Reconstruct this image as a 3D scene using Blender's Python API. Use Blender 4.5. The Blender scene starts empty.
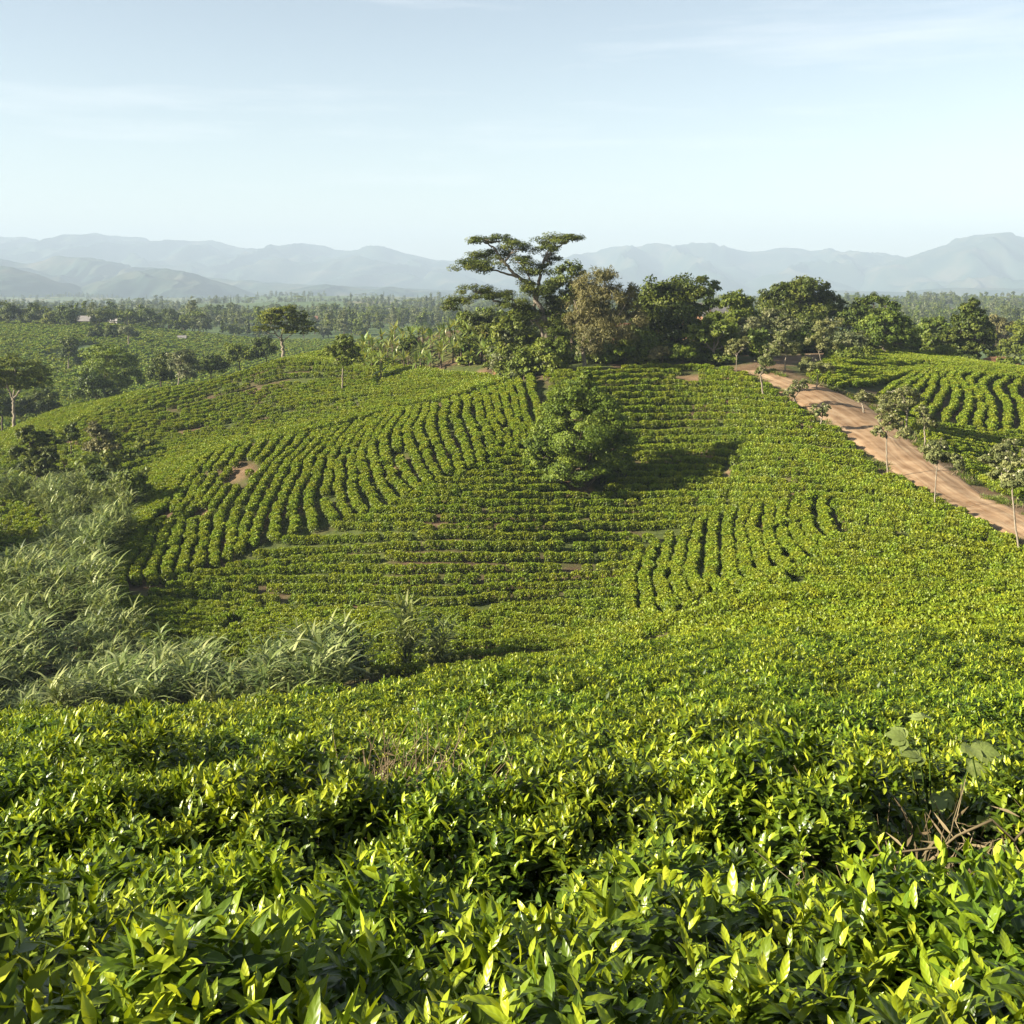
import bpy, math
import numpy as np
from mathutils import Vector

# ------------------------------------------------------------------ basics
F = 1100.0          # focal length in pixels of a 1024 px wide picture
CX, HY = 512.0, 275.0
rng = np.random.default_rng(11)
scene = bpy.context.scene
COL = scene.collection


def nrm(a):
    return a / np.maximum(np.linalg.norm(a, axis=-1, keepdims=True), 1e-9)


def sstep(x, a, b):
    t = np.clip((np.asarray(x, float) - a) / (b - a), 0, 1)
    return t * t * (3 - 2 * t)


def vnoise(x, y, seed=0):
    x = np.asarray(x, float); y = np.asarray(y, float)
    xi = np.floor(x).astype(np.int64); yi = np.floor(y).astype(np.int64)
    fx = x - xi; fy = y - yi
    fx = fx * fx * (3 - 2 * fx); fy = fy * fy * (3 - 2 * fy)

    def h(i, j):
        n = (i * 374761393 + j * 668265263 + seed * 974711) & 0x7fffffff
        n = ((n ^ (n >> 13)) * 1274126177) & 0x7fffffff
        return ((n ^ (n >> 16)) & 0xffff) / 65535.0
    a = h(xi, yi); b = h(xi + 1, yi); c = h(xi, yi + 1); d = h(xi + 1, yi + 1)
    return (a * (1 - fx) + b * fx) * (1 - fy) + (c * (1 - fx) + d * fx) * fy


def fbm(x, y, seed=0, octs=4):
    s = 0; a = .5
    for k in range(octs):
        s = s + a * vnoise(x * 2 ** k, y * 2 ** k, seed + 17 * k); a *= .5
    return s


def link(o, parent=None):
    COL.objects.link(o)
    if parent is not None:
        o.parent = parent
    return o


def tag(o, label=None, cat=None, group=None, kind=None):
    if label: o['label'] = label
    if cat: o['category'] = cat
    if group: o['group'] = group
    if kind: o['kind'] = kind
    return o


def empty(name, loc, rz=0.0, label=None, cat=None, group=None):
    o = bpy.data.objects.new(name, None)
    o.empty_display_size = .3
    o.location = loc; o.rotation_euler = (0, 0, rz)
    link(o)
    return tag(o, label, cat, group)


class MB:
    """collects faces, then makes one mesh"""
    def __init__(self):
        self.v = []; self.f = []; self.a = []; self.m = []; self.n = 0; self.sm = []

    def add(self, verts, faces, attr=None, mat=0, smooth=True):
        verts = np.asarray(verts, float).reshape(-1, 3)
        faces = np.asarray(faces, np.int64)
        self.v.append(verts); self.f.append(faces + self.n)
        if attr is None:
            attr = np.zeros((len(verts), 3))
        self.a.append(np.asarray(attr, float))
        self.m.append(np.full(len(faces), mat, np.int32))
        self.sm.append(np.full(len(faces), smooth, bool))
        self.n += len(verts)

    def mesh(self, name, mats):
        me = bpy.data.meshes.new(name)
        if self.n:
            v = np.concatenate(self.v).astype(np.float32)
            me.vertices.add(len(v)); me.vertices.foreach_set('co', v.ravel())
            sizes = np.concatenate([np.full(len(f), f.shape[1], np.int32) for f in self.f])
            loops = np.concatenate([f.ravel() for f in self.f]).astype(np.int32)
            me.loops.add(len(loops)); me.loops.foreach_set('vertex_index', loops)
            me.polygons.add(len(sizes))
            st = np.zeros(len(sizes), np.int32); st[1:] = np.cumsum(sizes)[:-1]
            me.polygons.foreach_set('loop_start', st)
            me.polygons.foreach_set('loop_total', sizes)
            me.polygons.foreach_set('material_index', np.concatenate(self.m))
            me.polygons.foreach_set('use_smooth', np.concatenate(self.sm))
            at = me.attributes.new('leaf', 'FLOAT_VECTOR', 'POINT')
            at.data.foreach_set('vector', np.concatenate(self.a).astype(np.float32).ravel())
            me.update(calc_edges=True)
        for m in mats:
            me.materials.append(m)
        return me

    def obj(self, name, mats, parent=None, loc=None):
        if not isinstance(mats, (list, tuple)): mats = [mats]
        o = bpy.data.objects.new(name, self.mesh(name, mats))
        if loc is not None: o.location = loc
        return link(o, parent)


TEMPL = {}
for key, ts, prof in ((0, [0, .12, .38, .68, 1], [.12, .6, 1, .78, .03]), (1, [0, .42, 1], [.15, 1, .04])):
    vs = [(t, s, p) for t, p in zip(ts, prof) for s in (-1, 0, 1)]
    fs = []
    for i in range(len(ts) - 1):
        for j in range(2):
            a = i * 3 + j
            fs.append((a, a + 1, a + 4, a + 3))
    TEMPL[key] = (np.array(vs), np.array(fs))
TEMPL[2] = (np.array([(0, 0, 1), (.45, -1, 1), (1, 0, 1), (.45, 1, 1)], float), np.array([(0, 1, 2, 3)]))
ts = [0, .25, .5, .75, 1]; pr = [.55, 1, .9, .6, .05]
TEMPL[3] = (np.array([(t, s, p) for t, p in zip(ts, pr) for s in (-1, 1)], float),
            np.array([(2 * i, 2 * i + 1, 2 * i + 3, 2 * i + 2) for i in range(4)]))


def leaves(mb, P, D, N, L, W, age, curl=.2, fold=.25, t=2, mat=0):
    """leaf blades: P base, D axis, N upper side"""
    n = len(P)
    if n == 0: return
    D = nrm(D); B = nrm(np.cross(N, D)); Nn = np.cross(D, B)
    L = np.broadcast_to(np.asarray(L, float), (n,)); W = np.broadcast_to(np.asarray(W, float), (n,))
    curl = np.broadcast_to(np.asarray(curl, float), (n,)); age = np.broadcast_to(np.asarray(age, float), (n,))
    T, Fc = TEMPL[t]
    tt = T[:, 0]; ss = T[:, 1]; pp = T[:, 2]
    V = (P[:, None, :] + D[:, None, :] * (L[:, None] * (tt - .12 * np.abs(curl)[:, None] * tt ** 2))[..., None]
         + B[:, None, :] * (W[:, None] * (ss * pp))[..., None]
         + Nn[:, None, :] * (fold * W[:, None] * np.abs(ss * pp) - curl[:, None] * L[:, None] * tt ** 2)[..., None])
    A = np.zeros((n, len(T), 3)); A[..., 0] = age[:, None]; A[..., 1] = ss; A[..., 2] = tt
    faces = Fc[None] + (np.arange(n) * len(T))[:, None, None]
    mb.add(V.reshape(-1, 3), faces.reshape(-1, Fc.shape[1]), A.reshape(-1, 3), mat)


def tube(mb, pts, rad, k=6, mat=0, cap=True):
    pts = np.asarray(pts, float); m = len(pts)
    rad = np.broadcast_to(np.asarray(rad, float), (m,))
    T = np.gradient(pts, axis=0); T = nrm(T)
    ref = np.array([.31, .95, .05]) if abs(T[:, 1]).mean() < .8 else np.array([1., 0, 0])
    A = nrm(np.cross(T, ref)); B = np.cross(T, A)
    th = np.arange(k) * 2 * np.pi / k
    V = pts[:, None] + rad[:, None, None] * (A[:, None] * np.cos(th)[None, :, None] + B[:, None] * np.sin(th)[None, :, None])
    fs = []
    for i in range(m - 1):
        for j in range(k):
            fs.append((i * k + j, i * k + (j + 1) % k, (i + 1) * k + (j + 1) % k, (i + 1) * k + j))
    mb.add(V.reshape(-1, 3), fs, None, mat)


def limb(mb, a, b, r0, r1, R, seg=5, wob=.06, sag=0., k=6, mat=0):
    a = np.asarray(a, float); b = np.asarray(b, float)
    t = np.linspace(0, 1, seg + 1)[:, None]
    p = a + (b - a) * t
    ln = np.linalg.norm(b - a)
    off = R.normal(0, wob * ln, (seg + 1, 3)); off[0] = 0; off[-1] *= .4
    p = p + off * np.sin(np.pi * t) ** .7
    p[:, 2] += sag * ln * np.sin(np.pi * t[:, 0])
    tube(mb, p, np.linspace(r0, r1, seg + 1), k, mat)
    return p


def box(mb, c, s, rz=0., mat=0):
    c = np.asarray(c, float); s = np.asarray(s, float) / 2
    v = np.array([(x, y, z) for x in (-1, 1) for y in (-1, 1) for z in (-1, 1)], float) * s
    cz, sz = math.cos(rz), math.sin(rz)
    v = np.stack([v[:, 0] * cz - v[:, 1] * sz, v[:, 0] * sz + v[:, 1] * cz, v[:, 2]], 1) + c
    mb.add(v, [(0, 1, 3, 2), (4, 6, 7, 5), (0, 4, 5, 1), (2, 3, 7, 6), (0, 2, 6, 4), (1, 5, 7, 3)], None, mat, False)


# ------------------------------------------------------------------ materials
def new_mat(name):
    m = bpy.data.materials.new(name); m.use_nodes = True
    nt = m.node_tree; nt.nodes.clear()
    out = nt.nodes.new('ShaderNodeOutputMaterial')
    return m, nt, nt.nodes.new, nt.links.new, out


def ramp(nt, fac, stops):
    r = nt.nodes.new('ShaderNodeValToRGB')
    els = r.color_ramp.elements
    while len(els) < len(stops): els.new(.5)
    for e, (p, c) in zip(els, stops):
        e.position = p; e.color = (*c, 1)
    if fac is not None: nt.links.new(fac, r.inputs[0])
    return r.outputs[0]


def leaf_mat(name, stops, rough=.4, spec=.4, trans=.3, hue=.012, val=.25, vein=0., tcol=(1.25, 1.2, .5)):
    m, nt, N, L, out = new_mat(name)
    at = N('ShaderNodeAttribute'); at.attribute_name = 'leaf'
    sep = N('ShaderNodeSeparateXYZ'); L(at.outputs['Vector'], sep.inputs[0])
    oi = N('ShaderNodeObjectInfo')
    c = ramp(nt, sep.outputs[0], stops)
    hs = N('ShaderNodeHueSaturation')
    mr = N('ShaderNodeMapRange'); mr.inputs['To Min'].default_value = .5 - hue; mr.inputs['To Max'].default_value = .5 + hue
    L(oi.outputs['Random'], mr.inputs['Value']); L(mr.outputs[0], hs.inputs['Hue'])
    nz = N('ShaderNodeTexNoise'); nz.inputs['Scale'].default_value = 1.7
    geo = N('ShaderNodeNewGeometry'); L(geo.outputs['Position'], nz.inputs['Vector'])
    mv = N('ShaderNodeMapRange'); mv.inputs['From Min'].default_value = .3; mv.inputs['From Max'].default_value = .7
    mv.inputs['To Min'].default_value = 1 - val; mv.inputs['To Max'].default_value = 1 + val
    L(nz.outputs[0], mv.inputs['Value']); L(mv.outputs[0], hs.inputs['Value'])
    L(c, hs.inputs['Color'])
    col = hs.outputs[0]
    bs = N('ShaderNodeBsdfPrincipled')
    if vein:
        ab = N('ShaderNodeMath'); ab.operation = 'ABSOLUTE'; L(sep.outputs[1], ab.inputs[0])
        mm = N('ShaderNodeMapRange'); mm.inputs['From Min'].default_value = .05; mm.inputs['From Max'].default_value = .16
        mm.inputs['To Min'].default_value = vein; mm.inputs['To Max'].default_value = 0
        L(ab.outputs[0], mm.inputs['Value'])
        mx = N('ShaderNodeMix'); mx.data_type = 'RGBA'
        L(mm.outputs[0], mx.inputs[0]); L(col, mx.inputs[6]); mx.inputs[7].default_value = (.22, .30, .06, 1)
        col = mx.outputs[2]
        # side veins as a light bump
        w = N('ShaderNodeMath'); w.operation = 'MULTIPLY_ADD'; w.inputs[1].default_value = 26
        t2 = N('ShaderNodeMath'); t2.operation = 'MULTIPLY'; t2.inputs[1].default_value = 6; L(ab.outputs[0], t2.inputs[0])
        neg = N('ShaderNodeMath'); neg.operation = 'MULTIPLY'; neg.inputs[1].default_value = -1; L(t2.outputs[0], neg.inputs[0])
        L(sep.outputs[2], w.inputs[0]); L(neg.outputs[0], w.inputs[2])
        sn = N('ShaderNodeMath'); sn.operation = 'SINE'; L(w.outputs[0], sn.inputs[0])
        bp = N('ShaderNodeBump'); bp.inputs['Strength'].default_value = .12; bp.inputs['Distance'].default_value = .003
        L(sn.outputs[0], bp.inputs['Height']); L(bp.outputs[0], bs.inputs['Normal'])
    L(col, bs.inputs['Base Color'])
    bs.inputs['Roughness'].default_value = rough
    bs.inputs['Specular IOR Level'].default_value = spec
    tr = N('ShaderNodeBsdfTranslucent')
    mc = N('ShaderNodeMix'); mc.data_type = 'RGBA'; mc.blend_type = 'MULTIPLY'; mc.inputs[0].default_value = 1
    L(col, mc.inputs[6]); mc.inputs[7].default_value = (*tcol, 1); L(mc.outputs[2], tr.inputs['Color'])
    ms = N('ShaderNodeMixShader'); ms.inputs[0].default_value = trans
    L(bs.outputs[0], ms.inputs[1]); L(tr.outputs[0], ms.inputs[2]); L(ms.outputs[0], out.inputs['Surface'])
    return m


def plain_mat(name, c1, c2, scale=3., rough=.9, bump=0., bscale=20., spec=.2):
    m, nt, N, L, out = new_mat(name)
    tc = N('ShaderNodeTexCoord')
    nz = N('ShaderNodeTexNoise'); nz.inputs['Scale'].default_value = scale; nz.inputs['Detail'].default_value = 6
    L(tc.outputs['Object'], nz.inputs['Vector'])
    c = ramp(nt, nz.outputs[0], [(.3, tuple(.68 * q for q in c1)), (.7, tuple(.68 * q for q in c2))])
    bs = N('ShaderNodeBsdfPrincipled'); L(c, bs.inputs['Base Color'])
    bs.inputs['Roughness'].default_value = rough; bs.inputs['Specular IOR Level'].default_value = spec
    if bump:
        n2 = N('ShaderNodeTexNoise'); n2.inputs['Scale'].default_value = bscale; n2.inputs['Detail'].default_value = 5
        L(tc.outputs['Object'], n2.inputs['Vector'])
        bp = N('ShaderNodeBump'); bp.inputs['Strength'].default_value = bump; L(n2.outputs[0], bp.inputs['Height'])
        L(bp.outputs[0], bs.inputs['Normal'])
    L(bs.outputs[0], out.inputs['Surface'])
    return m


M = {}
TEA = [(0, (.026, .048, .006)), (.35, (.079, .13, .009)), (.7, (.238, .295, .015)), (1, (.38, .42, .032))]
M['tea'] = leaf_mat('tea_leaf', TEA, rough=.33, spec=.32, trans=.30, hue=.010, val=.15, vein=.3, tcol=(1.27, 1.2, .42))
M['tea_mid'] = leaf_mat('tea_leaf_mid', TEA, rough=.38, spec=.32, trans=.30, hue=.012, val=.18, tcol=(1.27, 1.2, .42))
M['tea_far'] = leaf_mat('tea_leaf_far', [(0, (.030, .052, .006)), (.5, (.156, .202, .010)), (1, (.335, .375, .02))],
                        rough=.5, spec=.3, trans=.28, hue=.015, val=.2, tcol=(1.22, 1.2, .42))
M['tea_plain'] = leaf_mat('tea_leaf_plain', [(0, (.05, .085, .012)), (.5, (.145, .195, .018)), (1, (.25, .29, .028))],
                          rough=.6, spec=.2, trans=.25, hue=.02, val=.25)
M['grass'] = leaf_mat('napier_leaf', [(0, (.040, .064, .012)), (.5, (.135, .175, .040)), (1, (.36, .385, .16))],
                      rough=.5, spec=.3, trans=.3, hue=.012, val=.2, tcol=(1.1, 1.1, .6))
M['banana'] = leaf_mat('banana_leaf', [(0, (.06, .10, .02)), (.6, (.14, .19, .04)), (1, (.24, .22, .07))],
                       rough=.4, spec=.5, trans=.3, hue=.015, val=.15)
M['f_dark'] = leaf_mat('foliage_dark', [(0, (.022, .036, .007)), (.5, (.056, .080, .012)), (1, (.128, .146, .023))], rough=.5, spec=.18, trans=.2, val=.3)
M['f_mid'] = leaf_mat('foliage_mid', [(0, (.042, .062, .010)), (.5, (.10, .132, .018)), (1, (.20, .22, .033))], rough=.5, spec=.18, trans=.25, val=.3)
M['f_bright'] = leaf_mat('foliage_bright', [(0, (.042, .068, .010)), (.5, (.105, .145, .016)), (1, (.205, .24, .03))], rough=.5, spec=.18, trans=.3, val=.25)
M['f_olive'] = leaf_mat('foliage_olive', [(0, (.05, .052, .02)), (.5, (.12, .112, .04)), (1, (.22, .19, .075))], rough=.6, spec=.25, trans=.25, val=.25)
M['f_grey'] = leaf_mat('foliage_grey', [(0, (.045, .06, .025)), (.5, (.10, .12, .05)), (1, (.19, .19, .09))], rough=.5, spec=.18, trans=.25, val=.25)
M['f_road'] = leaf_mat('foliage_roadside', [(0, (.055, .068, .022)), (.5, (.135, .15, .05)), (1, (.25, .25, .10))], rough=.55, spec=.18, trans=.3, val=.2)
M['blossom'] = leaf_mat('cream_blossom', [(0, (.26, .25, .14)), (1, (.42, .40, .27))], rough=.7, spec=.2, trans=.25, hue=.0, val=.1, tcol=(1, 1, .9))
M['yellow'] = leaf_mat('yellow_blossom', [(0, (.5, .28, .02)), (1, (.6, .36, .04))], rough=.7, spec=.2, trans=.25, hue=.0, val=.1)
M['dry'] = leaf_mat('dry_stalk', [(0, (.085, .06, .032)), (.5, (.165, .125, .07)), (1, (.27, .215, .13))], rough=.8, spec=.15, trans=.1, hue=.01, val=.2)
M['weed'] = leaf_mat('weed_leaf', [(0, (.11, .15, .035)), (1, (.22, .27, .08))], rough=.55, spec=.3, trans=.3, hue=.01, val=.15, vein=.3)
M['bark'] = plain_mat('bark_brown', (.07, .05, .035), (.16, .12, .085), 6, .9, .4, 12)
M['bark_pale'] = plain_mat('bark_pale', (.20, .16, .115), (.34, .29, .22), 5, .85, .3, 12)
M['bark_grey'] = plain_mat('bark_grey', (.13, .105, .08), (.27, .23, .18), 4, .9, .4, 10)
M['stem'] = plain_mat('tea_stem', (.05, .035, .025), (.15, .11, .075), 14, .9)
M['roof'] = plain_mat('sheet_roof', (.26, .24, .225), (.36, .33, .31), 1.5, .45, 0, 1, .5)
M['roof_rust'] = plain_mat('rusty_roof', (.17, .08, .05), (.25, .13, .08), 1.5, .6)
M['wall_w'] = plain_mat('white_wall', (.40, .38, .34), (.5, .48, .43), 1., .9)
M['wall_o'] = plain_mat('clay_wall', (.2, .105, .06), (.28, .16, .10), 1., .95)
M['wall_d'] = plain_mat('brown_wall', (.10, .075, .06), (.17, .125, .10), 1., .95)
M['door'] = plain_mat('door_wood', (.05, .04, .035), (.10, .07, .05), 3., .8)
M['sack'] = plain_mat('white_sack', (.6, .59, .56), (.7, .69, .66), 4., .8, .2, 20)
M['soil'] = plain_mat('red_soil', (.17, .085, .042), (.27, .15, .08), 1.2, .98, .6, 6)


def ground_mat():
    m, nt, N, L, out = new_mat('plantation_ground')
    geo = N('ShaderNodeNewGeometry')
    at = N('ShaderNodeAttribute'); at.attribute_name = 'leaf'      # x bare soil, y far plain, z tall-grass floor
    sep = N('ShaderNodeSeparateXYZ'); L(at.outputs['Vector'], sep.inputs[0])

    def noise(s, d=5):
        n = N('ShaderNodeTexNoise'); n.inputs['Scale'].default_value = s; n.inputs['Detail'].default_value = d
        L(geo.outputs['Position'], n.inputs['Vector']); return n.outputs[0]

    def mix(f, a, b):
        x = N('ShaderNodeMix'); x.data_type = 'RGBA'
        L(f, x.inputs[0]); L(a, x.inputs[6]); L(b, x.inputs[7]); return x.outputs[2]
    soil = ramp(nt, noise(1.3), [(.3, (.04, .026, .015)), (.55, (.085, .055, .031)), (.75, (.14, .095, .055))])
    green = ramp(nt, noise(2.2), [(.3, (.03, .042, .010)), (.7, (.075, .09, .02))])
    msk = ramp(nt, noise(.16, 6), [(.46, (0, 0, 0)), (.62, (1, 1, 1))])
    c = mix(msk, green, soil)
    bare = ramp(nt, noise(.8), [(.3, (.105, .066, .035)), (.7, (.18, .118, .068))])
    c = mix(sep.outputs[0], c, bare)
    # the far plain: small plots of crops, fallow and bush
    vo = N('ShaderNodeTexVoronoi'); vo.inputs['Scale'].default_value = .011
    sc = N('ShaderNodeVectorMath'); sc.operation = 'MULTIPLY'; sc.inputs[1].default_value = (1, .55, 0)
    L(geo.outputs['Position'], sc.inputs[0]); L(sc.outputs[0], vo.inputs['Vector'])
    sx = N('ShaderNodeSeparateColor'); L(vo.outputs['Color'], sx.inputs[0])
    plots = ramp(nt, sx.outputs[0], [(0, (.045, .075, .025)), (.4, (.07, .11, .03)), (.7, (.10, .125, .04)), (.9, (.16, .145, .07)), (1, (.22, .17, .10))])
    pn = ramp(nt, noise(.05, 6), [(.3, (.035, .06, .02)), (.7, (.10, .13, .045))])
    mm = N('ShaderNodeMix'); mm.data_type = 'RGBA'; mm.inputs[0].default_value = .5
    L(plots, mm.inputs[6]); L(pn, mm.inputs[7])
    c = mix(sep.outputs[1], c, mm.outputs[2])
    bs = N('ShaderNodeBsdfPrincipled'); L(c, bs.inputs['Base Color'])
    bs.inputs['Roughness'].default_value = .95; bs.inputs['Specular IOR Level'].default_value = .15
    bp = N('ShaderNodeBump'); bp.inputs['Strength'].default_value = .5; bp.inputs['Distance'].default_value = .1
    L(noise(6), bp.inputs['Height']); L(bp.outputs[0], bs.inputs['Normal'])
    L(bs.outputs[0], out.inputs['Surface'])
    return m


def road_mat():
    m, nt, N, L, out = new_mat('dirt_road')
    at = N('ShaderNodeAttribute'); at.attribute_name = 'leaf'      # x across -1..1, y metres along
    sep = N('ShaderNodeSeparateXYZ'); L(at.outputs['Vector'], sep.inputs[0])
    geo = N('ShaderNodeNewGeometry')
    n1 = N('ShaderNodeTexNoise'); n1.inputs['Scale'].default_value = .7; n1.inputs['Detail'].default_value = 8
    L(geo.outputs['Position'], n1.inputs['Vector'])
    # streaks along the wheel tracks
    cb = N('ShaderNodeCombineXYZ')
    sx = N('ShaderNodeMath'); sx.operation = 'MULTIPLY'; sx.inputs[1].default_value = 7; L(sep.outputs[0], sx.inputs[0])
    sy = N('ShaderNodeMath'); sy.operation = 'MULTIPLY'; sy.inputs[1].default_value = .10; L(sep.outputs[1], sy.inputs[0])
    L(sx.outputs[0], cb.inputs[0]); L(sy.outputs[0], cb.inputs[1])
    n2 = N('ShaderNodeTexNoise'); n2.inputs['Scale'].default_value = 1; n2.inputs['Detail'].default_value = 5
    L(cb.outputs[0], n2.inputs['Vector'])
    ad = N('ShaderNodeMath'); ad.operation = 'ADD'; L(n1.outputs[0], ad.inputs[0]); L(n2.outputs[0], ad.inputs[1])
    hf = N('ShaderNodeMath'); hf.operation = 'MULTIPLY'; hf.inputs[1].default_value = .5; L(ad.outputs[0], hf.inputs[0])
    c = ramp(nt, hf.outputs[0], [(.36, (.15, .088, .046)), (.5, (.25, .164, .096)), (.64, (.335, .24, .15))])
    bs = N('ShaderNodeBsdfPrincipled'); L(c, bs.inputs['Base Color'])
    bs.inputs['Roughness'].default_value = .95; bs.inputs['Specular IOR Level'].default_value = .1
    bp = N('ShaderNodeBump'); bp.inputs['Strength'].default_value = .8; bp.inputs['Distance'].default_value = .12
    L(hf.outputs[0], bp.inputs['Height']); L(bp.outputs[0], bs.inputs['Normal'])
    L(bs.outputs[0], out.inputs['Surface'])
    return m


def mountain_mat():
    m, nt, N, L, out = new_mat('mountain_slopes')
    geo = N('ShaderNodeNewGeometry')
    n1 = N('ShaderNodeTexNoise'); n1.inputs['Scale'].default_value = .0045; n1.inputs['Detail'].default_value = 9
    L(geo.outputs['Position'], n1.inputs['Vector'])
    c = ramp(nt, n1.outputs[0], [(.35, (.012, .028, .022)), (.5, (.028, .045, .028)), (.62, (.06, .062, .04)), (.72, (.10, .088, .062))])
    bs = N('ShaderNodeBsdfPrincipled'); L(c, bs.inputs['Base Color']); bs.inputs['Roughness'].default_value = 1
    bs.inputs['Specular IOR Level'].default_value = .05
    L(bs.outputs[0], out.inputs['Surface'])
    return m


M['ground'] = ground_mat(); M['road'] = road_mat(); M['mount'] = mountain_mat()

# ------------------------------------------------------------------ terrain
ctrl = []       # (px, d, z)


def C(px, d, z): ctrl.append((px, d, z))


near = [(.35, -1.65), (1, -1.93), (2, -2.33), (3.2, -2.80), (4, -3.09), (5, -3.40), (6, -3.71), (7.2, -4.08), (8.5, -4.68), (11, -5.58), (14, -6.45)]
for px in (-350, 60, 460, 760, 1000, 1380):
    for d, z in near:
        C(px, d, z + (.06 if px >= 760 and d > 6 else 0) - (.22 if d > 13 and px < 700 else (.10 if d > 10 else 0)))
for px, lst in {
    -350: [(16.5, -7.55), (20, -9.5), (28, -14), (40, -20), (55, -23.2), (75, -24.5), (100, -24.5), (130, -24)],
    50: [(16.5, -7.55), (20, -9.5), (28, -14), (40, -20), (55, -23.0), (68, -24.3), (82, -24.5), (100, -24.5), (115, -24.2)],
    300: [(17, -7.55), (22, -9.9), (30, -14), (42, -20), (55, -22.8)],
    460: [(20, -8.3), (26, -10.5), (35, -15), (48, -20.5), (60, -22.6)],
    560: [(22, -8.6), (28, -11), (38, -15.2), (50, -20), (62, -22.6)],
    700: [(20, -7.85), (28, -10.2), (40, -13.9), (52, -17.1), (64, -19.6), (76, -20.6)],
    850: [(20, -7.75), (28, -10.1), (40, -13.4), (52, -16.0), (64, -17.6), (76, -17.7), (88, -16.8)],
    1000: [(20, -7.7), (28, -10.0), (40, -13.1), (50, -15.2), (60, -16.6), (68, -16.8)],
    1380: [(20, -7.7), (28, -10.0), (40, -13.1), (50, -15.0), (60, -16.0), (75, -16.8), (110, -15.5), (140, -13)],
}.items():
    for d, z in lst: C(px, d, z)
for px, py, d in [
    (578, 490, 98), (578, 440, 106), (578, 400, 115), (578, 372, 122), (578, 366, 130), (578, 600, 75), (578, 540, 88),
    (450, 640, 69), (450, 600, 76), (450, 550, 85), (450, 500, 94), (450, 450, 104), (450, 422, 111), (468, 400, 118),
    (330, 650, 69), (330, 600, 78), (330, 550, 88), (330, 500, 97), (330, 460, 106), (334, 436, 113),
    (200, 640, 72), (200, 600, 79), (200, 560, 88), (200, 520, 96), (210, 490, 102), (235, 458, 109),
    (120, 610, 77), (110, 575, 86), (140, 535, 94), (105, 500, 114),
    (130, 475, 126), (200, 452, 130), (300, 427, 134), (400, 400, 137), (480, 384, 140),
    (0, 438, 158), (60, 414, 165), (150, 394, 170), (283, 362, 178), (345, 352, 180), (400, 340, 178), (450, 331, 172), (495, 337, 160),
    (40, 455, 140), (100, 434, 146), (200, 417, 152), (300, 390, 157), (400, 367, 160),
    (560, 366, 136), (650, 365, 130), (745, 369, 124), (650, 359, 160), (745, 356, 150), (820, 353, 150), (880, 353, 150),
    (960, 365, 142), (1024, 377, 136),
    (905, 416, 112), (990, 432, 109), (1000, 474, 96), (940, 384, 128), (1024, 404, 122), (860, 384, 125),
    (760, 378, 120), (800, 398, 112), (850, 428, 101), (900, 458, 92), (960, 498, 81), (1024, 532, 70),
    (770, 388, 115.5), (825, 426, 101.7), (875, 461, 91.2), (930, 497, 81.3), (990, 530, 70.8), (820, 390, 114.7), (892, 432, 99.8), (940, 468, 89.2), (985, 500, 80.3),
    (700, 444, 106), (800, 444, 98), (700, 404, 115), (700, 500, 95), (800, 482, 90), (700, 545, 86),
]:
    C(px, d, (HY - py) / F * d)
for px, d, z in [(0, 212, -33), (150, 220, -33), (283, 226, -32), (400, 226, -30), (500, 222, -25), (-350, 170, -23), (-350, 220, -32),
                 (600, 185, -13), (600, 232, -24), (745, 185, -13), (745, 235, -23), (880, 190, -15), (880, 235, -25), (1000, 170, -16),
                 (1000, 205, -22), (1000, 245, -29), (1380, 180, -18), (1380, 240, -28), (150, 260, -31), (600, 262, -29), (900, 262, -29)]:
    C(px, d, z)
ctrl = np.array(ctrl)
cu = (ctrl[:, 0] - CX) / F; cl = np.log(ctrl[:, 1]); cs = -ctrl[:, 2] / ctrl[:, 1]
KU = 1.9


def _phi(r2):
    return .5 * r2 * np.log(r2 + 1e-12)


_x = np.stack([cu * KU, cl], 1)
_n = len(_x)
_A = np.zeros((_n + 3, _n + 3))
_r2 = ((_x[:, None] - _x[None]) ** 2).sum(-1)
_A[:_n, :_n] = _phi(_r2) + np.eye(_n) * 2e-4
_A[:_n, _n] = 1; _A[:_n, _n + 1:] = _x; _A[_n, :_n] = 1; _A[_n + 1:, :_n] = _x.T
_w = np.linalg.solve(_A, np.concatenate([cs, np.zeros(3)]))


def z_plain(x, d):
    b = -31 - 0.0185 * np.maximum(d - 600, 0)
    u = x / np.maximum(d, 1)
    b = b + 8.6 * sstep(d, 240, 480) * (1 - sstep(d, 495, 660)) * (1 - .95 * sstep(u, -.40, -.20))
    b = b + 58 * (fbm(x / 420 + 3, d / 330, 27, 3) - .42) * sstep(d, 800, 1200) * (1 - sstep(d, 3200, 4300))
    return b + (fbm(x / 160 + 7, d / 160, 3, 3) - .45) * 5 * sstep(d, 600, 950) + (vnoise(x / 500, d / 700, 9) - .5) * 8 * sstep(d, 700, 1500)


def tps(u, ld):
    u = np.clip(u, -.85, .85)
    p = np.stack([u * KU, np.minimum(ld, math.log(290))], -1).reshape(-1, 2)
    out = np.empty(len(p))
    for i in range(0, len(p), 20000):
        q = p[i:i + 20000]
        r2 = ((q[:, None] - _x[None]) ** 2).sum(-1)
        out[i:i + 20000] = _phi(r2) @ _w[:_n] + _w[_n] + q @ _w[_n + 1:]
    return out.reshape(np.shape(u))


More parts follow.
